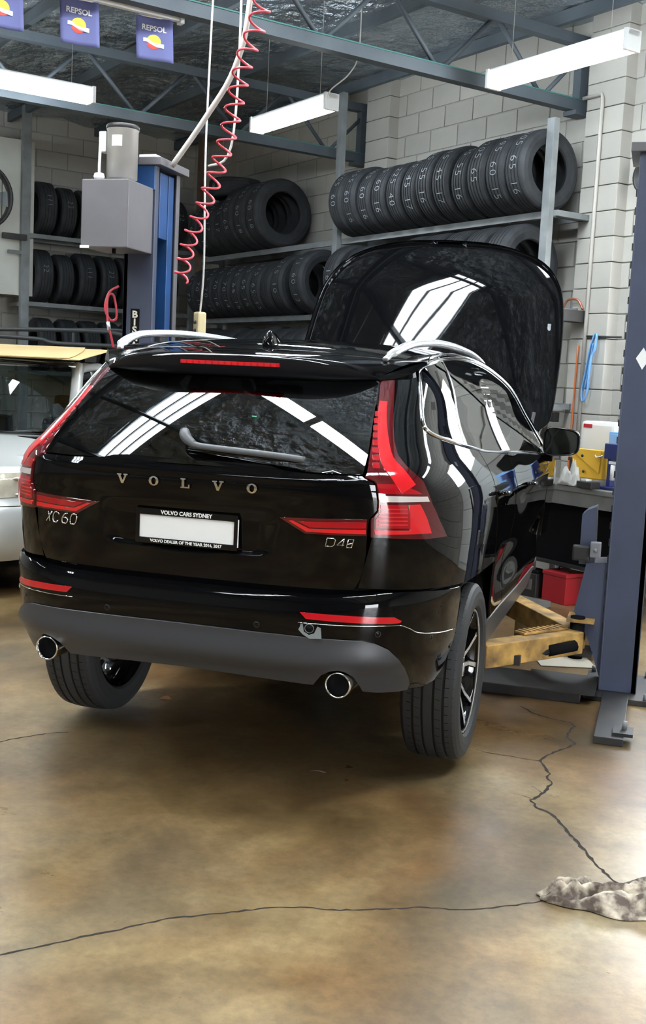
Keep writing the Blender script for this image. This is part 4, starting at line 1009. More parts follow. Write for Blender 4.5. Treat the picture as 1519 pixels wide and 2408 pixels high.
# ================================================================== TWO-POST LIFT
lift = thing('two_post_lift', 'grey-blue two-post car lift holding up the black SUV', 'car lift', (0, 2.4, 0))
def lift_post(s, x0, y0, h, name):                           # x0 inner face, y0 rear face (camera side)
    p = bpy.data.objects.new(name, None); COL.objects.link(p); p.parent = lift; p.location = (x0, y0 - 2.4, 0); p.empty_display_size = .1
    W_, D_ = .185, .345
    sx = (lambda x: s * x)
    def bx(n, lo, hi, m, b=.004):
        l = (min(sx(lo[0]), sx(hi[0])), lo[1], lo[2]); r = (max(sx(lo[0]), sx(hi[0])), hi[1], hi[2]); return MB().box(l, r, b=b).build(n, m, p)
    bx('rear_plate', (0, 0, .03), (W_, .03, h), M_LIFT); bx('front_plate', (0, D_ - .03, .03), (W_, D_, h), M_LIFT)
    bx('outer_plate', (W_ - .03, .0, .03), (W_, D_, h), M_LIFT)
    bx('inner_lip', (-.006, .0, .03), (.004, .05, h), M_LIFT); bx('inner_lip', (-.006, D_ - .05, .03), (.004, D_, h), M_LIFT if s > 0 else M_LIFTBOX)
    bx('slot_back', (.10, .03, .03), (.11, D_ - .03, h), M_DARK)
    bx('top_plate', (-.05, -.03, h), (W_ + .03, D_ + .03, h + .045), M_LIFTBOX)
    bx('base_plate', (-.08, -.12, 0), (W_ + .08, D_ + .08, .03), M_LIFTD)
    for yy in (-.09, D_ + .05):
        for xx in (-.05, W_ + .05): MB().tube([(sx(xx), yy, .02), (sx(xx), yy, .06)], .014, 6).build('anchor_bolt', M_GALV, p)
    return p
LPX, LPY, RPX, RPY, PH = -1.362, 2.545, 1.372, 2.335, 2.76
pl = lift_post(-1, LPX, LPY, PH, 'left_post'); pl.name = 'lift_post'
pr = lift_post(1, RPX, RPY, PH, 'lift_post')
# blue ram cover inside the left post, blue head above the box
MB().box((-.085, .215, 1.2), (-.01, .29, PH - .02), b=.004).build('ram_cover', M_LIFTBLUE, pl)
MB().box((-.085, .10, 2.36), (-.012, .21, PH - .02), b=.004).build('ram_head', M_LIFTBLUE, pl)
MB().box((-.17, -.012, 2.62), (.004, .02, PH), b=.004).build('head_plate', M_LIFTBLUE, pl)
MB().box((-.13, .05, PH + .045), (-.02, .16, PH + .075), b=.004).build('junction_block', M_WHITE, pl)
MB().box((-.030, .05, 1.62), (.045, .16, 1.80), b=.01).build('cable_carrier', M_LIFTD, pl)
# maker's name running down the post
ns = MB().box((-.130, -.003, 1.52), (-.073, 0, 1.935)).build('name_strip', M_GLOSS, pl)
M_CREAM = mat('cream_letter', (.72, .68, .58), .5)
for k, ch in enumerate('BISHAMON'):
    add_text('letter', ch, .056, Matrix.Translation((-.1015, -.0045, 1.900 - k * .0455)) @ FR @ Matrix.Scale(1.15, 4, (1, 0, 0)), M_CREAM, ns, depth=.0008, bold=.0018)
# hydraulic power box with motor on the left post
pw = MB().box((-.295, -.322, 2.252), (-.003, -.006, 2.628), b=.006).build('power_box', M_LIFTBOX, pl)
MB().box((-.297, -.326, 2.246), (-.240, -.322, 2.262)).build('box_tag', M_WHITE, pw)
MB().tube([(-.115, -.26, 2.252), (-.115, -.26, 2.225)], .012, 8).build('drain_plug', M_DARK, pw)
Mz = Matrix.Translation((-.135, -.15, 0)) @ Matrix.Rotation(radians(-90), 4, 'Y')
mo = MB().lathe([(0, 2.632), (.055, 2.632), (.06, 2.652), (.088, 2.656), (.088, 2.92), (.092, 2.925), (.090, 2.94), (.05, 2.955), (0, 2.957)], 36, Mz).build('motor', mat('motor_alloy', (.52, .51, .48), .42, .25, vary=(6, (.42, .41, .38), 0)), pw); fix_normals(mo)
fix_normals(MB().lathe([(.0895, 2.925), (.0945, 2.93), (.0945, 2.945), (.088, 2.953)], 36, Mz).build('motor_cowl', M_LIFTD, mo))
MB().box((-.262, -.20, 2.80), (-.215, -.13, 2.915), b=.008).build('terminal_box', mat('terminal_grey', (.60, .61, .60), .5), mo)
pts = []
for k in range(7):
    c = radians(-125 + 40 * k / 6); pts.append((-.135 + .0892 * cos(c + radians(20)), -.15 + .0892 * sin(c + radians(20))))
v = [(x, y, z) for x, y in pts for z in (2.825, 2.885)]; MB().add(v, [(2 * i, 2 * i + 2, 2 * i + 3, 2 * i + 1) for i in range(6)]).build('motor_plate', M_WHITE, mo)
MB().tube([(-.228, -.24, 2.83), (-.226, -.25, 2.72), (-.220, -.26, 2.655)], .008, 6).build('motor_cable', M_WHITE, mo)
g = MB().lathe([(0, .0), (.026, .004), (.032, .02), (.026, .038), (0, .045)], 14, Matrix.Translation((-.215, -.27, 2.628)) @ Matrix.Rotation(radians(-90), 4, 'Y')).build('oil_filler', M_WHITE, pw); fix_normals(g)
# floor bridge between the posts
MB().box((-1.25, -.28, .0), (1.29, .08, .055), b=.006).build('floor_bridge', M_LIFTD, lift)
MB().box((1.0, -.30, .055), (1.36, .09, .062)).build('bridge_cover', M_LIFTD, lift)
ft = MB().box((RPX + .02, -.90, .0), (RPX + .15, -.10, .035), b=.004)
ft.box((RPX + .10, -.86, .035), (RPX + .19, -.74, .05)).build('foot_rail', M_LIFTD, lift)
MB().tube([(RPX + .15, -.78, .05), (RPX + .15, -.78, .085)], .013, 6).build('anchor_bolt', M_GALV, lift)
# carriages and arms
def carriage(s, x0, y0):
    c = bpy.data.objects.new('carriage', None); COL.objects.link(c); c.parent = lift; c.location = (x0, y0 - 2.4, 0)
    f_ = lambda x: s * x
    prof = [(f_(-.16), .02, .43), (f_(-.115), .02, .69), (f_(-.02), .02, .70), (f_(.03), .02, .70), (f_(.03), .02, .10), (f_(-.01), .02, .10), (f_(-.075), .02, .28)]
    o = MB().prism(prof, (0, .22, 0)).build('carriage_plate', M_LIFT, c); fix_normals(o)
    lo, hi = sorted((f_(-.155), f_(-.085)))
    pr_ = [(f_(-.155), .03, .68), (f_(-.155), .03, .94), (f_(-.13), .03, .965), (f_(-.085), .03, .985), (f_(-.075), .03, .68)]
    o = MB().prism(pr_, (0, .16, 0)).build('carriage_tower', M_LIFT, c); fix_normals(o)
    lo, hi = sorted((f_(-.10), f_(-.045))); MB().box((lo, -.02, .725), (hi, .03, .805), b=.006).build('lock_box', mat('lock_grey', (.17, .175, .19), .45), c)
    MB().tube([(f_(-.072), -.02, .765), (f_(-.072), -.028, .765)], .010, 8).build('lock_bolt', M_GALV, c)
    lo, hi = sorted((f_(-.19), f_(-.10))); MB().box((lo, .0, .70), (hi, .05, .78), b=.01).build('lock_release', M_LIFTD, c)
    # arm hinge yoke
    lo, hi = sorted((f_(-.19), f_(-.05)))
    MB().box((lo, -.06, .385), (hi, .16, .40)).build('yoke_plate', M_YELLOW, c); MB().box((lo, -.06, .21), (hi, .16, .225)).build('yoke_plate', M_LIFTD, c)
    MB().tube([(f_(-.135), -.01, .19), (f_(-.135), -.01, .41)], .038, 14).build('hinge_pin', M_DARK, c)
    return c
cr = carriage(1, RPX, RPY); cl = carriage(-1, LPX, LPY + .06)
def arm_(name, p0, p1, w, h, z, parent):
    p0 = Vector((*p0, z)); p1 = Vector((*p1, z)); d = (p1 - p0).normalized(); s = Vector((-d.y, d.x, 0))
    a = bpy.data.objects.new(name, None); COL.objects.link(a); a.parent = lift
    def beam(n, q0, q1, w_, z0, z1, m):
        poly = [q0 + s * w_ / 2, q1 + s * w_ / 2, q1 - s * w_ / 2, q0 - s * w_ / 2]
        o = MB().prism([(q.x, q.y - 2.4, z0) for q in poly], (0, 0, z1 - z0)).build(n, m, a); fix_normals(o)
        bv = o.modifiers.new('bevel', 'BEVEL'); bv.width = .005; bv.segments = 2; return o
    L = (p1 - p0).length
    beam('arm_beam', p0, p0 + d * L * .78, w, z - h / 2, z + h / 2, M_YELLOW)
    beam('arm_extension', p0 + d * L * .5, p1, w * .72, z - h * .36, z + h * .36, M_YELLOW)
    q = p1 - d * .05
    MB().tube([(q.x, q.y - 2.4, z + h * .2), (q.x, q.y - 2.4, .135 + .268)], .045, 14).build('lift_pad', M_RUBBER, a)
    return a
ar = arm_('lift_arm', (1.235, 2.30), (.70, 1.58), .105, .115, .285, lift)
arm_('lift_arm', (1.235, 2.36), (.66, 3.35), .105, .115, .285, lift)
arm_('lift_arm', (-1.24, 2.48), (-.70, 1.58), .105, .115, .285, lift)
arm_('lift_arm', (-1.24, 2.54), (-.66, 3.35), .105, .115, .285, lift)
# arm locking bar, and the loose toothed plate lying on the arm
MB().tube([(1.215, 2.16 - 2.4, .275), (1.02, 1.98 - 2.4, .255), (.93, 1.90 - 2.4, .25)], .020, 8).build('arm_lock_bar', M_LIFTD, ar)
MB().tube([(1.24, 2.18 - 2.4, .285), (1.12, 2.06 - 2.4, .27)], .030, 8).build('arm_lock_sleeve', M_DARK, ar)
MB().box((.955, 1.86 - 2.4, .225), (1.005, 1.89 - 2.4, .275), b=.004).build('arm_lock_clip', M_LIFTD, ar)
tp = thing('toothed_plate', 'loose worn yellow toothed steel plate lying on the lift arm', 'steel plate', (1.07, 2.17, .3435), radians(52))
MB().box((-.16, -.035, 0), (.16, .035, .012), b=.003).build('plate', M_YELLOW, tp)
for k in range(9): MB().box((-.145 + k * .034, -.030, .012), (-.128 + k * .034, .030, .018)).build('tooth', M_YELLOW, tp)
# sticker on the right post
st = MB().prism([(0, 0, .055), (.034, 0, 0), (0, 0, -.055), (-.034, 0, 0)], (0, .002, 0)).build('diamond_sticker', M_WHITE, pr, loc=(.085, -.003, 1.752)); fix_normals(st)
for k in range(26): MB().box((-.012, .012, .35 + k * .088), (-.004, .03, .385 + k * .088)).build('latch_tooth', M_LIFTD, pr)

# ================================================================== HOSES AND CABLES
def helix(path, r, turns, n=18):
    cum = [0]; P_ = [Vector(p) for p in path]
    for i in range(1, len(P_)): cum.append(cum[-1] + (P_[i] - P_[i - 1]).length)
    out = []; N = turns * n
    for k in range(N + 1):
        t = k / N; t = t ** .80; s = t * cum[-1]; i = min(bisect_right(cum, s) - 1, len(P_) - 2)
        u = (s - cum[i]) / (cum[i + 1] - cum[i]); p = P_[i].lerp(P_[i + 1], u); d = (P_[min(i + 1, len(P_) - 1)] - P_[max(i - 1, 0)]).normalized()
        x = d.cross(Vector((0, 1, 0))).normalized(); y = d.cross(x); rr = r * (1 - .25 * t); a = 2 * pi * k / n
        out.append(p + x * rr * cos(a) + y * rr * sin(a))
    return out
hp = crom([tuple(p) for p in (RM(-2.0, 1.45, 4.45), RM(-2.02, 1.40, 3.60), RM(-2.06, 1.32, 3.25), RM(-2.13, 1.27, 2.85), RM(-2.24, 1.22, 2.55), RM(-2.38, 1.19, 2.32), RM(-2.50, 1.20, 2.10))], 8)
o = MB().tube(helix(hp, .056, 24), .0065, 6).build('coiled_air_hose', M_REDHOSE); tag(o, 'red coiled air hose hanging from the ceiling beside the left lift post', 'air hose')
o = MB().tube(crom([tuple(p) for p in (RM(-2.15, 1.42, 4.45), RM(-2.16, 1.40, 3.62), RM(-2.27, 1.38, 3.28), RM(-2.46, 1.30, 3.02), RM(-2.66, 1.20, 2.77))], 6), .017, 8).build('lift_conduit', M_PIPE); tag(o, 'pale flexible conduit running down from the ceiling to the left lift post', 'conduit')
o = MB().tube(crom([tuple(p) for p in (RM(-2.45, 1.48, 4.45), RM(-2.44, 1.50, 3.6), RM(-2.46, 1.48, 2.9), RM(-2.55, 1.38, 2.78))], 6), .007, 6).build('thin_cable', M_PIPE); tag(o, 'thin frayed cable looping beside the pale conduit', 'cable')
pc_ = thing('pendant_switch', 'yellow pendant switch hanging on a long cable behind the roof', 'pendant switch', RM(-2.88, 1.53, 1.86), TH)
MB().box((-.034, -.03, -.05), (.034, .03, .095), b=.012).build('switch_body', mat('old_yellow', (.66, .55, .30), .5), pc_)
for k in (-.02, .03): MB().tube([(0, -.03, k), (0, -.038, k)], .012, 10).build('push_button', M_LIFTD, pc_)
MB().tube(crom([(0, 0, .09), (.01, .01, .4), (.0, .0, 1.2), (.02, .02, CEIL - 1.92)], 6), .007, 6).build('switch_cable', M_PIPE, pc_)
rh = MB().tube(crom([(LPX - .19, 2.50, 2.06), (LPX - .23, 2.46, 2.02), (LPX - .245, 2.44, 1.93), (LPX - .22, 2.46, 1.86), (LPX - .20, 2.50, 1.88), (LPX - .21, 2.48, 2.0), (LPX - .235, 2.45, 1.99), (LPX - .225, 2.44, 1.84), (LPX - .21, 2.46, 1.76), (LPX - .19, 2.50, 1.60)], 6), .0075, 6).build('red_hose_loop', M_REDHOSE); tag(rh, 'red hose looped on the outside of the left lift post', 'hose')
MB().tube([(LPX - .226, 2.442, 1.85), (LPX - .218, 2.448, 1.80)], .012, 8).build('hose_coupling', M_ALU, rh)
wl = MB().tube(crom([tuple(p) for p in (RM(-3.55, 3.1, 4.45), RM(-3.55, 3.1, 3.98), RM(-3.60, 3.06, 3.82), RM(-3.75, 3.0, 3.72), RM(-3.78, 3.0, 3.66))], 6), .005, 6).build('loose_wire', M_PIPE); tag(wl, 'loose pale wire dangling beside the middle fluorescent batten', 'wire')

# ================================================================== FLAG STRING
wt = thing('unlit_batten', 'long unlit white batten carrying three blue flags at upper left', 'ceiling light', RM(-3.36, .95, 3.812), TH + pi / 2)
MB().box((-.85, -.02, 0), (.60, .02, .03), b=.005).build('batten_body', M_WHITE, wt)
MB().box((.60, -.03, -.012), (.63, .03, .045), b=.005).build('batten_end', M_TUBEEND, wt)
for s in (-.4, .4): MB().tube([(s, 0, .03), (s, 0, .045)], .006, 5).build('batten_clip', M_PIPE, wt)
M_FY = mat('flag_yellow', (.90, .62, .06), .7); M_FR = mat('flag_red', (.80, .08, .06), .7); M_FW = mat('flag_white', (.85, .85, .85), .7)
for k, (b0, lb) in enumerate(((.40, 'leftmost blue flag cut by the left edge of the photo'), (.875, 'middle blue flag with a yellow and red round emblem'), (1.375, 'rightmost blue flag with a yellow and red round emblem'))):
    W_, H_ = .235, .265
    fg = thing('flag', lb, 'flag', RM(-3.352, b0 + .0, 3.806), TH + pi / 2 - .30, 'blue advertising flags')
    wave = lambda x, z: .012 * sin(9 * x + 2.0 * k) * (-z / H_) + .006 * sin(30 * x + k)
    nx, nz = 10, 10; v = []; f = []
    for i in range(nx + 1):
        for j in range(nz + 1): x = -W_ / 2 + W_ * i / nx + .012 * (j / nz); z = -H_ * j / nz; v.append((x, wave(x, z), z - .01 * (i / nx)))
    for i in range(nx):
        for j in range(nz): q = i * (nz + 1) + j; f.append((q, q + 1, q + nz + 2, q + nz + 1))
    o = MB().add(v, f, 0, True).build('cloth', M_NAVY, fg); so = o.modifiers.new('thick', 'SOLIDIFY'); so.thickness = .0012; so.offset = 0
    cz = -.155
    def decal(name, pts, m, d):
        vv = []; ff = []
        MB().prism([(x, wave(x, z) - d, z) for x, z in pts], (0, .0006, 0)).build(name, m, fg)
    top = [(.045 * cos(radians(t)), cz + .045 * sin(radians(t))) for t in range(-10, 191, 12)]; decal('emblem_yellow', top, M_FY, .003)
    bot = [(.045 * cos(radians(t)), cz + .045 * sin(radians(t))) for t in range(190, 351, 12)]; decal('emblem_red', bot, M_FR, .003)
    decal('emblem_white', [(-.066, cz + .020), (-.040, cz + .020), (.0, cz - .004), (.064, cz - .012), (.064, cz - .038), (.0, cz - .026), (-.042, cz - .002), (-.066, cz - .002)], M_FW, .0045)
    tv, tf = text_mesh('REPSOL', .046, .0002, 'CENTER', 1.0, .0012)
    MB().add([(p.x, wave(p.x, -.07) - .004 + p.z, -.075 + p.y - .06 * p.x) for p in tv], tf).build('flag_lettering', M_FW, fg)
    MB().tube([(-W_ / 2, 0, .0), (W_ / 2, 0, -.010)], .004, 5).build('flag_cord', M_FW, fg)
# ================================================================== SILVER CAR AT THE LEFT
M_SILVER = mat('silver_paint', (.62, .64, .62), .30, .35, coat=.7, coat_rough=.05)
M_HLAMP = mat('headlamp_cream', (.46, .42, .33), .12, .2, coat=.5, vary=(14, (.60, .56, .46), 0))
sc = thing('silver_car', 'silver older car parked nose to camera at the left edge', 'car', (-3.13, 2.56, 0), radians(11))
SW = Pch([(.2, .74), (.35, .82), (.55, .855), (.80, .86), (.95, .84), (1.05, .80)])
SYR = Pch([(.2, .16), (.28, .06), (.36, .015), (.50, .0), (.60, .01), (.64, .05), (.70, .075), (.80, .09), (.86, .12), (.92, .19), (.97, .30)])
def SP(a, z, sh=0.0):
    w = SW(z); L = 1.0 - SYR(z); s_, c_ = sin(a), cos(a); r = (s_ ** 4 + c_ ** 4) ** -.25
    return Vector((w * s_ * r, 1.0 - L * c_ * r, z))
CARC_OLD = CARC
CARC = Vector((0, 2.0, .7))
panel('front_bumper', [(-1.45, .27), (1.45, .27), (1.45, .64), (-1.45, .64)], SP, M_SILVER, sc, du=.08, dv=.04)
panel('nose', [(-1.5, .646), (1.5, .646), (1.5, .90), (-1.5, .90)], SP, M_SILVER, sc, du=.08, dv=.03)
panel('air_intake', sym([(0, .46), (.45, .45), (.42, .32), (0, .31)]), SP, M_DARK, sc, du=.08, dv=.04, off=.004)
panel('grille', sym([(0, .835), (.40, .835), (.36, .70), (0, .69)]), SP, M_LIFTD, sc, du=.08, dv=.04, off=.004)
hl = panel('headlamp', [(.50, .845), (.66, .858), (.86, .862), (.93, .80), (.88, .715), (.60, .69), (.50, .70)], SP, M_HLAMP, sc, du=.04, dv=.03, off=.006, both=True)
for s in (1, -1):
    for a_, r_ in ((.78, .062), (.60, .045)):
        q = SP(a_, .775); M = Matrix.Translation((s * q.x, q.y - .015, q.z)) @ Matrix.Rotation(radians(-90), 4, 'Z')
        o = MB().lathe([(r_, 0), (r_ * .9, .012), (r_ * .78, .006), (r_ * .70, -.01), (0, -.02)], 28, M).build('lamp_ring', M_CLEARL, hl[0 if s > 0 else 1])
for s in (1, -1):
    q = SP(.55, .40); MB().lathe([(0, .0), (.035, .0), (.04, -.01)], 20, Matrix.Translation((s * q.x, q.y - .006, q.z)) @ Matrix.Rotation(radians(-90), 4, 'Z')).build('tow_cover', M_SILVER, sc)
def SBON(x, y):
    t = (y - .10) / 1.0; return Vector((x, y + .10 * (abs(x) / .80) ** 3, .895 + .185 * sstep(t) * .6 + .185 * .4 * t - .045 * (abs(x) / .80) ** 4))
panel('bonnet', sym([(0, .14), (.45, .15), (.66, .20), (.76, .32), (.80, .60), (.82, 1.06), (0, 1.06)]), SBON, M_SILVER, sc, du=.1, dv=.1)
def SSIDE(y, z):
    w = SW(min(z, 1.05)) - max(0, z - 1.0) * .36; return Vector((w, y, z))
panel('front_wing', [(.95, .30), (1.02, .30)] + arc(.90, .33, .36, 0, 0, 1)[:0] + [(1.30, .30), (1.30, 1.04), (.98, 1.01), (.90, .97), (.90, .80)], SSIDE, M_SILVER, sc, du=.1, dv=.1, both=True)
panel('front_door', [(1.31, .30), (2.35, .30), (2.35, 1.06), (1.31, 1.045)], SSIDE, M_SILVER, sc, du=.15, dv=.1, both=True)
panel('rear_door', [(2.36, .30), (3.9, .30), (3.9, 1.08), (2.36, 1.06)], SSIDE, M_SILVER, sc, du=.15, dv=.1, both=True)
def SW2(s, t):
    z = 1.06 + .52 * t; return Vector((s * (.74 - .17 * t), .98 + .62 * t + .16 * abs(s) ** 2.4, z))
panel('windscreen', [(-1, 0.02), (1, 0.02), (1, .97), (-1, .97)], SW2, thin_glass('screen_glass', (.16, .21, .20), 1.55), sc, du=.15, dv=.1, thick=.004)
for s in (1, -1):
    pts = [SW2(s, t) + Vector((s * .025, .02, 0)) for t in (-.05, .2, .4, .6, .8, 1.0)]
    MB().tube([tuple(p) for p in pts], [.05, .05, .048, .046, .046, .05], 8).build('windscreen_pillar', M_SILVER, sc)
    dp = [(1.18, 1.05), (1.40, 1.25), (1.62, 1.46), (1.78, 1.555), (2.2, 1.585), (2.33, 1.585)]
    MB().tube(crom([(s * (SSIDE(y, z).x - .02), y + .1, z) for y, z in dp], 4), .034, 8).build('door_frame', M_SILVER, sc)
    MB().tube([(s * .60, 2.40, 1.58), (s * .78, 2.42, 1.06)], .04, 8).build('door_pillar', M_SILVER, sc)
    MB().add([(s * SSIDE(y, z).x - s * .03, y, z) for y, z in ((1.30, 1.06), (2.40, 1.07), (2.40, 1.56), (1.88, 1.55), (1.70, 1.46))], [(0, 1, 2, 3, 4)]).build('side_window', thin_glass('side_glass_b', (.3, .34, .33)) if 'side_glass_b' not in MATS else MATS['side_glass_b'], sc)
    MB().lathe([(.20, -.1), (.31, -.1), (.315, 0), (.31, .09), (.20, .09), (.18, .05), (0, .05)], 36, Matrix.Translation((s * .74, .88, .315))).build('wheel', M_RUBBER, sc)
    MB().lathe([(.20, -.1), (.31, -.1), (.315, 0), (.31, .09), (.20, .09), (.18, .05), (0, .05)], 36, Matrix.Translation((s * .74, 3.4, .315))).build('wheel', M_RUBBER, sc)
def SR2(x, y): return Vector((x, y, 1.585 + .035 * (1 - (abs(x) / .6) ** 2.5)))
panel('roof', [(-.60, 1.60), (.60, 1.60), (.60, 3.9), (-.60, 3.9)], SR2, M_SILVER, sc, du=.1, dv=.3)
MB().tube([(-.58, 1.60, 1.588), (0, 1.57, 1.602), (.58, 1.60, 1.588)], .012, 6).build('roof_moulding', M_GLOSS, sc)
MB().tube([(.08, .965, 1.075), (.40, 1.0, 1.085), (.66, 1.06, 1.10)], .012, 6).build('wiper', M_GLOSS, sc)
MB().tube([(-.60, 1.02, 1.09), (-.28, .965, 1.08), (.02, .96, 1.075)], .012, 6).build('wiper', M_GLOSS, sc)
MB().box((-.80, .95, 1.01), (.80, 1.12, 1.06), b=.02).build('scuttle', M_GLOSS, sc)
MB().box((-.70, .30, .22), (.70, 3.9, .60)).build('underbody', M_DARK, sc)
MB().box((-.80, .52, .60), (.80, 1.34, .955), b=.03).build('inner_wing', M_SILVER, sc)
MB().box((-.68, 1.25, .60), (.68, 1.55, 1.06), b=.05).build('dashboard', M_SEAT, sc)
for x in (-.36, .36):
    MB().box((x - .22, 2.2, .5), (x + .22, 2.36, 1.15), b=.06).build('seat_back', M_SEAT, sc); MB().box((x - .12, 2.22, 1.17), (x + .12, 2.31, 1.34), b=.04).build('headrest', M_SEAT, sc)
CARC = CARC_OLD
# ply sheets on its roof
M_PLY = mat('pale_timber', (.86, .66, .33), .6, vary=(3, (.82, .58, .27), 0))
def sheet(name, corners, t, label):
    o = MB().prism(corners, (0, 0, t)).build(name, M_PLY); fix_normals(o); return tag(o, label, 'timber sheet', 'timber sheets on the silver car')
sheet('timber_sheet', [(-4.15, 4.09, 1.628), (-2.695, 4.09, 1.628), (-2.98, 5.15, 1.728), (-3.114, 5.2, 1.734), (-4.15, 5.2, 1.734)], .006, 'lower pale timber sheet with a broken right end on the silver car roof')
sheet('timber_sheet', [(-4.25, 4.05, 1.636), (-2.86, 4.05, 1.636), (-2.80, 4.12, 1.643), (-2.85, 4.30, 1.662), (-3.08, 4.85, 1.712), (-3.258, 5.2, 1.744), (-4.25, 5.2, 1.744)], .007, 'upper pale timber sheet laid on top of the other on the silver car')
bk = MB().box((-1.0, -.10, 0), (.10, .10, .073), b=.01).build('foam_block', mat('foam_dark', (.05, .05, .05), .8), loc=(-3.2, 5.02, 1.6225)); tag(bk, 'dark block propping up the timber sheets at the back', 'block')
# bent tube frame standing behind it
tf = thing('tube_frame', 'dark bent steel tube frame standing behind the silver car', 'tube frame', (-3.6, 6.75, 0))
M_TUBED = mat('dark_tube', (.055, .06, .062), .45)
k_ = 1.14
MB().tube(crom([(-1.6, .0, 1.935), (-.9, 0, 1.95), (-.35, 0, 1.952), (-.1, 0, 1.925), (.40, 0, 1.82)], 5), .022, 8).build('upper_tube', M_TUBED, tf)
MB().tube(crom([(-1.6, .0, 1.865), (-1.05, 0, 1.85), (-.85, 0, 1.815), (-.2, 0, 1.81), (.40, 0, 1.80)], 5), .022, 8).build('lower_tube', M_TUBED, tf)
MB().tube(crom([(-.85, .35, 1.975), (-.35, .35, 1.985), (-.08, .2, 1.955), (.05, .05, 1.90)], 5), .018, 8).build('rear_tube', M_TUBED, tf)
for x in (-1.55, .40): MB().tube([(x, 0, 0), (x, 0, 1.87 if x < 0 else 1.82)], .022, 8).build('leg', M_TUBED, tf)
MB().tube([(-.85, .35, 0), (-.85, .35, 1.975)], .018, 8).build('leg', M_TUBED, tf)

# ================================================================== RIGHT BACK CORNER: bench, pipes, odds and ends
M_BENCH = mat('bench_grey', (.22, .22, .21), .55, vary=(5, (.16, .16, .15), 0))
wbn = thing('workbench', 'grey steel workbench against the wall pier at the right', 'workbench', RM(-2.45, 4.55), TH)
MB().box((-.50, -.25, .845), (.80, .33, .885), b=.006).build('bench_top', M_BENCH, wbn); MB().box((-.48, -.24, .745), (.78, -.20, .845)).build('front_apron', M_BENCH, wbn)
for x in (-.48, .72):
    for y in (-.20, .28): MB().box((x, y - .03, 0), (x + .06, y + .03, .845)).build('leg', M_BENCH, wbn)
MB().box((-.48, -.22, .28), (.75, .30, .30)).build('lower_shelf', M_LIFTD, wbn)
MB().box((-.46, -.16, .30), (.76, -.13, .75)).build('front_blackout', M_DARK, wbn); MB().box((-.47, -.16, .30), (-.44, .28, .80)).build('side_blackout', M_DARK, wbn)  # dark sheets added to keep the space under the bench black
BT = .886
jc = thing('white_container', 'white plastic container with a red label on the workbench', 'container', RM(-2.36, 4.70, BT + .19), TH + .06)
o = MB().box((-.16, -.09, 0), (.16, .09, .285), b=.03).build('container_body', mat('white_plastic', (.82, .81, .76), .4), jc)
MB().box((-.13, -.093, .235), (-.05, -.089, .262)).build('red_label', M_RED, jc)
bs = thing('blue_drawer_box', 'light blue parts drawers behind the right lift post', 'drawer box', RM(-2.10, 4.66, BT + .19), TH)
MB().box((-.09, -.10, 0), (.12, .10, .22), b=.006).build('drawer_case', mat('sky_plastic', (.20, .42, .75), .45), bs)
for z in (.015, .115): MB().box((-.08, -.106, z), (.11, -.10, z + .09), b=.003).build('drawer', mat('sky_plastic2', (.28, .50, .80), .45), bs)
br = thing('bench_riser', 'dark steel riser shelf holding the white container on the bench', 'shelf', RM(-2.25, 4.70, BT), TH)
MB().box((-.36, -.11, .165), (.30, .11, .188), b=.003).build('riser_top', M_LIFTD, br)
for x in (-.35, .27): MB().box((x, -.10, 0), (x + .02, .10, .165)).build('riser_leg', M_LIFTD, br)
ye = thing('yellow_case', 'bright yellow case with a diagonal flap in front of the white container', 'case', RM(-2.30, 4.50, BT + .055), TH + .05)
MB().box((-.145, -.035, 0), (.145, .035, .215), b=.008).build('case_body', mat('bright_yellow', (.88, .50, .04), .45), ye)
o = MB().prism([(-.14, -.037, .195), (-.135, -.037, .213), (.13, -.037, .213), (.12, -.037, .045)], (0, -.006, 0)).build('case_flap', MATS['bright_yellow'], ye); fix_normals(o)
for x, z in ((-.04, .165), (-.02, .05)): MB().tube([(x, -.043, z), (x, -.047, z)], .011, 10).build('stud', M_LIFTD, ye)
hk = MB().tube(crom([(.08, -.043, .18), (.10, -.055, .165), (.13, -.05, .17), (.15, -.045, .18)], 4), .006, 6).build('hook', M_ALU, ye)
tb = MB().box((-.17, -.09, 0), (.17, .05, .054), b=.008).build('flat_box', mat('flat_box_grey', (.24, .23, .21), .6), loc=RM(-2.30, 4.50, BT), rz=TH + .05); tag(tb, 'flat grey box under the yellow case on the workbench', 'box')
nb_ = thing('navy_stand', 'navy blue upright stand with tools beside the yellow case', 'tool stand', RM(-1.98, 4.45, BT), TH)
MB().box((-.10, -.07, 0), (.12, .07, .02), b=.004).build('stand_base', mat('navy_paint', (.02, .03, .14), .4), nb_)
for x in (-.09, .06): MB().box((x, -.02, .02), (x + .035, .03, .30), b=.004).build('stand_leg', MATS['navy_paint'], nb_)
MB().box((-.11, -.04, .22), (.12, .05, .33), b=.006).build('stand_head', MATS['navy_paint'], nb_)
MB().box((-.055, -.045, .185), (.06, -.03, .205)).build('tool_bar', M_WHITE, nb_)
MB().tube([(-.02, -.035, .18), (-.02, -.035, .07)], .018, 8).build('white_tool', M_WHITE, nb_)
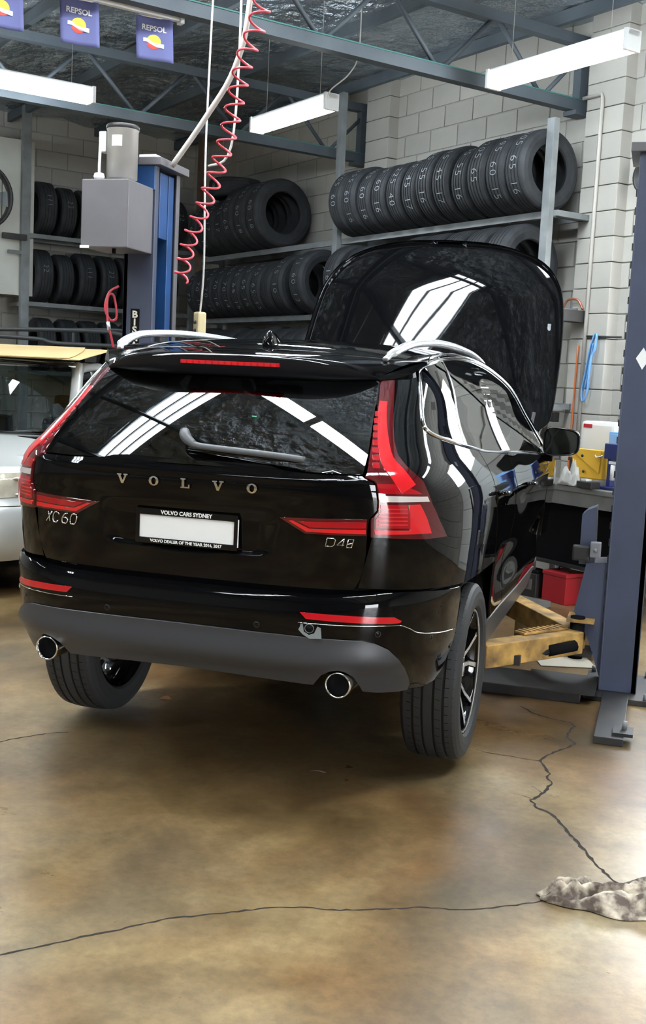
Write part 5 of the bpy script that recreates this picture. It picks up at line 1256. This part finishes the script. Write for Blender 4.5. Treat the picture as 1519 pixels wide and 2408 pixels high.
def crumple(name, w, d, h, m, loc, rz, seed, label, cat, n=14, top=None):
    random.seed(seed); v = []; f = []
    for i in range(n + 1):
        for j in range(n + 1):
            u, t = i / n, j / n; e = min(u, 1 - u, t, 1 - t) * 4; e = min(1, e)
            z = h * e * (.55 + .9 * mnoise.noise(Vector((u * 5 + seed, t * 5, seed))) + .4 * mnoise.noise(Vector((u * 13, t * 13 + seed, 2))))
            v.append(((u - .5) * w * (1 + .15 * mnoise.noise(Vector((t * 4, seed, 0)))), (t - .5) * d * (1 + .2 * mnoise.noise(Vector((u * 4, seed + 3, 0)))), max(.004, z)))
    for i in range(n):
        for j in range(n): q = i * (n + 1) + j; f.append((q, q + n + 1, q + n + 2, q + 1))
    o = MB().add(v, f, 0, True).build(name, m, loc=loc, rz=rz); s_ = o.modifiers.new('thick', 'SOLIDIFY'); s_.thickness = .004; s_.offset = -1
    return tag(o, label, cat)
crumple('plastic_bag', .20, .085, .16, mat('clear_bag', (.55, .54, .50), .3), RM(-2.32, 4.335, BT), TH, 5, 'crumpled pale plastic bag on the bench before the yellow case', 'bag')
sm = MB().box((-.07, -.05, 0), (.07, .05, .05), b=.006).build('black_box', M_LIFTD, loc=RM(-2.135, 4.32, BT), rz=TH); tag(sm, 'small black box with a white socket on the workbench edge', 'box')
MB().box((-.045, -.03, .05), (.005, .03, .066), b=.003).build('white_socket', M_WHITE, sm)
# conduits, pipe and strap on the pier
PF = WB - .13
o = MB().tube([RM(-2.935, PF - .018, .9), RM(-2.935, PF - .018, 3.86), RM(-2.945, PF - .018, 3.90), RM(-3.14, PF - .018, 3.90)], .016, 8).build('wall_conduit', M_PIPE); tag(o, 'pale vertical conduit on the front of the right wall pier', 'conduit')
o = MB().tube(crom([tuple(RM(-3.00, PF - .02, 1.95)), tuple(RM(-3.005, PF - .02, 1.5)), tuple(RM(-3.01, PF - .02, 1.05)), tuple(RM(-3.01, PF - .02, .90))], 4), .009, 6).build('orange_pipe', M_ORANGE); tag(o, 'thin orange pipe running down left of the pale conduit', 'pipe')
o = MB().tube(crom([tuple(RM(-3.17, PF - .05, 2.235)), tuple(RM(-3.13, PF - .04, 2.31)), tuple(RM(-3.03, PF - .03, 2.31)), tuple(RM(-2.98, PF - .02, 2.235))], 5), .010, 6).build('copper_bend', mat('copper', (.50, .20, .12), .4, .6)); tag(o, 'short bent copper pipe beside the conduit above the bonnet edge', 'pipe')
rod = MB().tube([RM(-2.92, PF - .012, 2.02), RM(-2.56, PF - .012, 2.01)], .009, 6).build('hanging_rod', M_LIFTD); tag(rod, 'dark horizontal rod across the wall pier holding the blue strap', 'rod')
s2 = thing('blue_strap', 'blue strap hung over the rod on the right wall pier', 'strap', RM(-2.81, PF - .035, 2.02), TH)
M_STRAP = mat('strap_blue', (.16, .36, .66), .6)
for pts in ([(0, 0, .02), (-.03, -.012, -.10), (-.06, -.012, -.30), (-.085, -.012, -.44), (-.06, -.02, -.52), (-.03, -.012, -.44), (-.02, -.012, -.25), (.0, -.012, -.06)], [(.02, .0, .02), (.02, -.014, -.10), (-.01, -.014, -.16), (-.03, -.014, -.30), (-.05, -.014, -.42)]):
    o = MB().tube(crom(pts, 5), .016, 6, sy=.3).build('strap_loop', M_STRAP, s2)
lv = thing('pry_bar', 'dark lever leaning on the wall between bonnet and conduit', 'lever', RM(-3.22, PF - .10, .9), TH)
MB().tube([(-.10, -.02, 0), (.06, 0, .62)], .022, 8).build('lever_bar', M_LIFTD, lv); MB().tube([(.06, 0, .62), (.02, 0, .70)], .014, 6).build('lever_handle', M_ALU, lv)
MB().box((-.20, -.01, .42), (.10, .05, .50), b=.006).build('lever_bracket', M_LIFTD, lv)
# under the bench: red toolbox, trays, battery
tbx = thing('red_toolbox', 'red toolbox on the floor under the workbench', 'toolbox', RM(-2.40, 4.40, 0), TH)
MB().box((-.10, -.10, .0), (.14, .12, .20), b=.008).build('toolbox_body', M_RED, tbx); MB().box((-.105, -.105, .20), (.145, .125, .235), b=.008).build('toolbox_lid', M_RED, tbx)
MB().tube([(-.04, 0, .235), (-.03, 0, .265), (.07, 0, .265), (.08, 0, .235)], .008, 6).build('handle', M_LIFTD, tbx)
bt_ = thing('black_battery', 'black battery standing left of the red toolbox', 'battery', RM(-2.66, 4.36, 0), TH)
MB().box((-.11, -.08, 0), (.11, .08, .19), b=.008).build('battery_case', M_LIFTD, bt_); MB().box((-.11, -.08, .19), (.11, .08, .205), b=.004).build('battery_lid', M_DARK, bt_)
MB().box((-.07, -.085, .06), (.07, -.079, .14)).build('battery_label', M_BENCH, bt_)
tr_ = MB().box((-.35, -.18, 0), (.35, .18, .05), b=.01).build('steel_tray', M_BENCH, loc=RM(-2.55, 3.9, 0), rz=TH + .2); tag(tr_, 'flat steel tray on the floor in front of the red toolbox', 'tray')
for k in range(4):
    o = MB().lathe([(0, .11), (.018, .11), (.022, .09), (.022, 0), (0, 0)], 12, Matrix.Rotation(radians(-90), 4, 'Y')).build('chrome_socket', M_CHROME, loc=RM(-2.78 + k * .065, 3.86 - .02 * (k % 2), .051)); fix_normals(o)
    tag(o, 'shiny chrome socket, %s from the left in the row on the steel tray' % ORD[k], 'socket', 'chrome sockets on the tray')
MB_ = MB().box((-.25, -.012, 0), (.32, .012, .14)).build('timber_edge', mat('tan_board', (.28, .20, .10), .7, vary=(6, (.20, .14, .07), 0)), loc=(1.02, 3.28, 0), rz=radians(-28)); tag(MB_, 'tan board standing on edge behind the lift arms', 'board')
pt = MB().box((-.16, -.12, 0), (.16, .12, .006)).build('pale_card', mat('pale_card', (.42, .39, .32), .8), loc=(1.14, 2.98, 0), rz=.3); tag(pt, 'pale scrap of card on the floor behind the lift bridge', 'card')
ws = thing('wall_horn', 'small black round horn on the back wall above the right lift post', 'horn', RM(-2.44, WB - .012, 3.22), TH)
o = MB().lathe([(0, .03), (.05, .03), (.12, .12), (.135, .13), (.13, .11), (.06, .02), (.06, 0), (0, 0)], 28, Matrix.Rotation(radians(-90), 4, 'Z')).build('horn_bell', M_LIFTD, ws); fix_normals(o)
MB().box((-.05, -.03, -.05), (.05, 0, .05), b=.004).build('horn_bracket', M_LIFTD, ws)
# banner on the back wall, right of the lift post (seen mirrored in the side glass)
bn = thing('wall_banner', 'dark banner with a yellow round emblem on the back wall right of the post', 'banner', RM(-1.15, WB - .03, 2.5), TH)
o = MB().prism([(-.28, 0, .75), (.28, 0, .75), (.28, 0, .18), (0, 0, 0), (-.28, 0, .18)], (0, .006, 0)).build('banner_cloth', M_LIFTD, bn); fix_normals(o)
fix_normals(MB().lathe([(0, .004), (.15, .004), (.155, 0)], 28, Matrix.Translation((0, -.002, .45)) @ Matrix.Rotation(radians(-90), 4, 'Z')).build('banner_emblem', M_FY, bn))
MB().box((.0, -.010, .36), (.09, -.006, .42)).build('banner_patch', M_FR, bn)
# rag and litter on the floor
M_RAG = mat('dirty_rag', (.58, .50, .39), .85, vary=(22, (.10, .075, .06), .60), bump=(30, .4, .01))
def rag_mesh():
    nu, nv = 64, 34; v = []; f = []
    for i in range(nu + 1):
        for j in range(nv + 1):
            u, t = i / nu, j / nv
            x = .60 * (u - .02) + .02 * mnoise.noise(Vector((t * 6, 1.5, 0))) ; wd = .115 + .10 * sstep(u / .45) + .02 * mnoise.noise(Vector((u * 7, 4.2, 0)))
            y = (t - .5) * wd * 1.15 + .03 * mnoise.noise(Vector((u * 5, t * 2, 7))) + .055 * (1 - sstep(u / .35)) * (.5 - t)
            e = min(1, min(t, 1 - t) * 7) * min(1, min(u, 1 - u) * 12)
            ridge = abs(sin(7.5 * t + 3.0 * mnoise.noise(Vector((u * 3.2, t * 1.5, 0))) + u * 2)) ** 1.5 * .040 + abs(mnoise.noise(Vector((u * 9, t * 7, 3)))) * .040 + mnoise.noise(Vector((u * 24, t * 20, 1))) * .005
            v.append((x, y, .004 + e * (.004 + ridge)))
    for i in range(nu):
        for j in range(nv): q = i * (nv + 1) + j; f.append((q, q + nv + 1, q + nv + 2, q + 1))
    return MB().add(v, f, 0, True)
o = rag_mesh().build('rag', M_RAG, loc=(1.345, -.155, 0), rz=radians(14)); s_ = o.modifiers.new('thick', 'SOLIDIFY'); s_.thickness = .004; s_.offset = -1
tag(o, 'crumpled dirty white rag on the floor at lower right', 'rag')
lf = MB().add([(-.028, 0, .003), (-.01, .012, .012), (.014, .010, .016), (.030, .0, .004), (.012, -.010, .008), (-.01, -.012, .006)], [(0, 1, 2, 3, 4, 5)]).build('dry_leaf', mat('leaf_brown', (.34, .17, .07), .7), loc=(-.613, 1.274, 0), rz=.4); s_ = lf.modifiers.new('thick', 'SOLIDIFY'); s_.thickness = .0015
tag(lf, 'small dry brown leaf on the floor under the car', 'leaf')
tw = MB().tube([(-.03, 0, .004), (0, .004, .006), (.035, -.002, .004)], .003, 5).build('twig', M_RUST, loc=(.36, .62, 0), rz=.1); tag(tw, 'thin brown twig on the floor behind the car', 'twig')
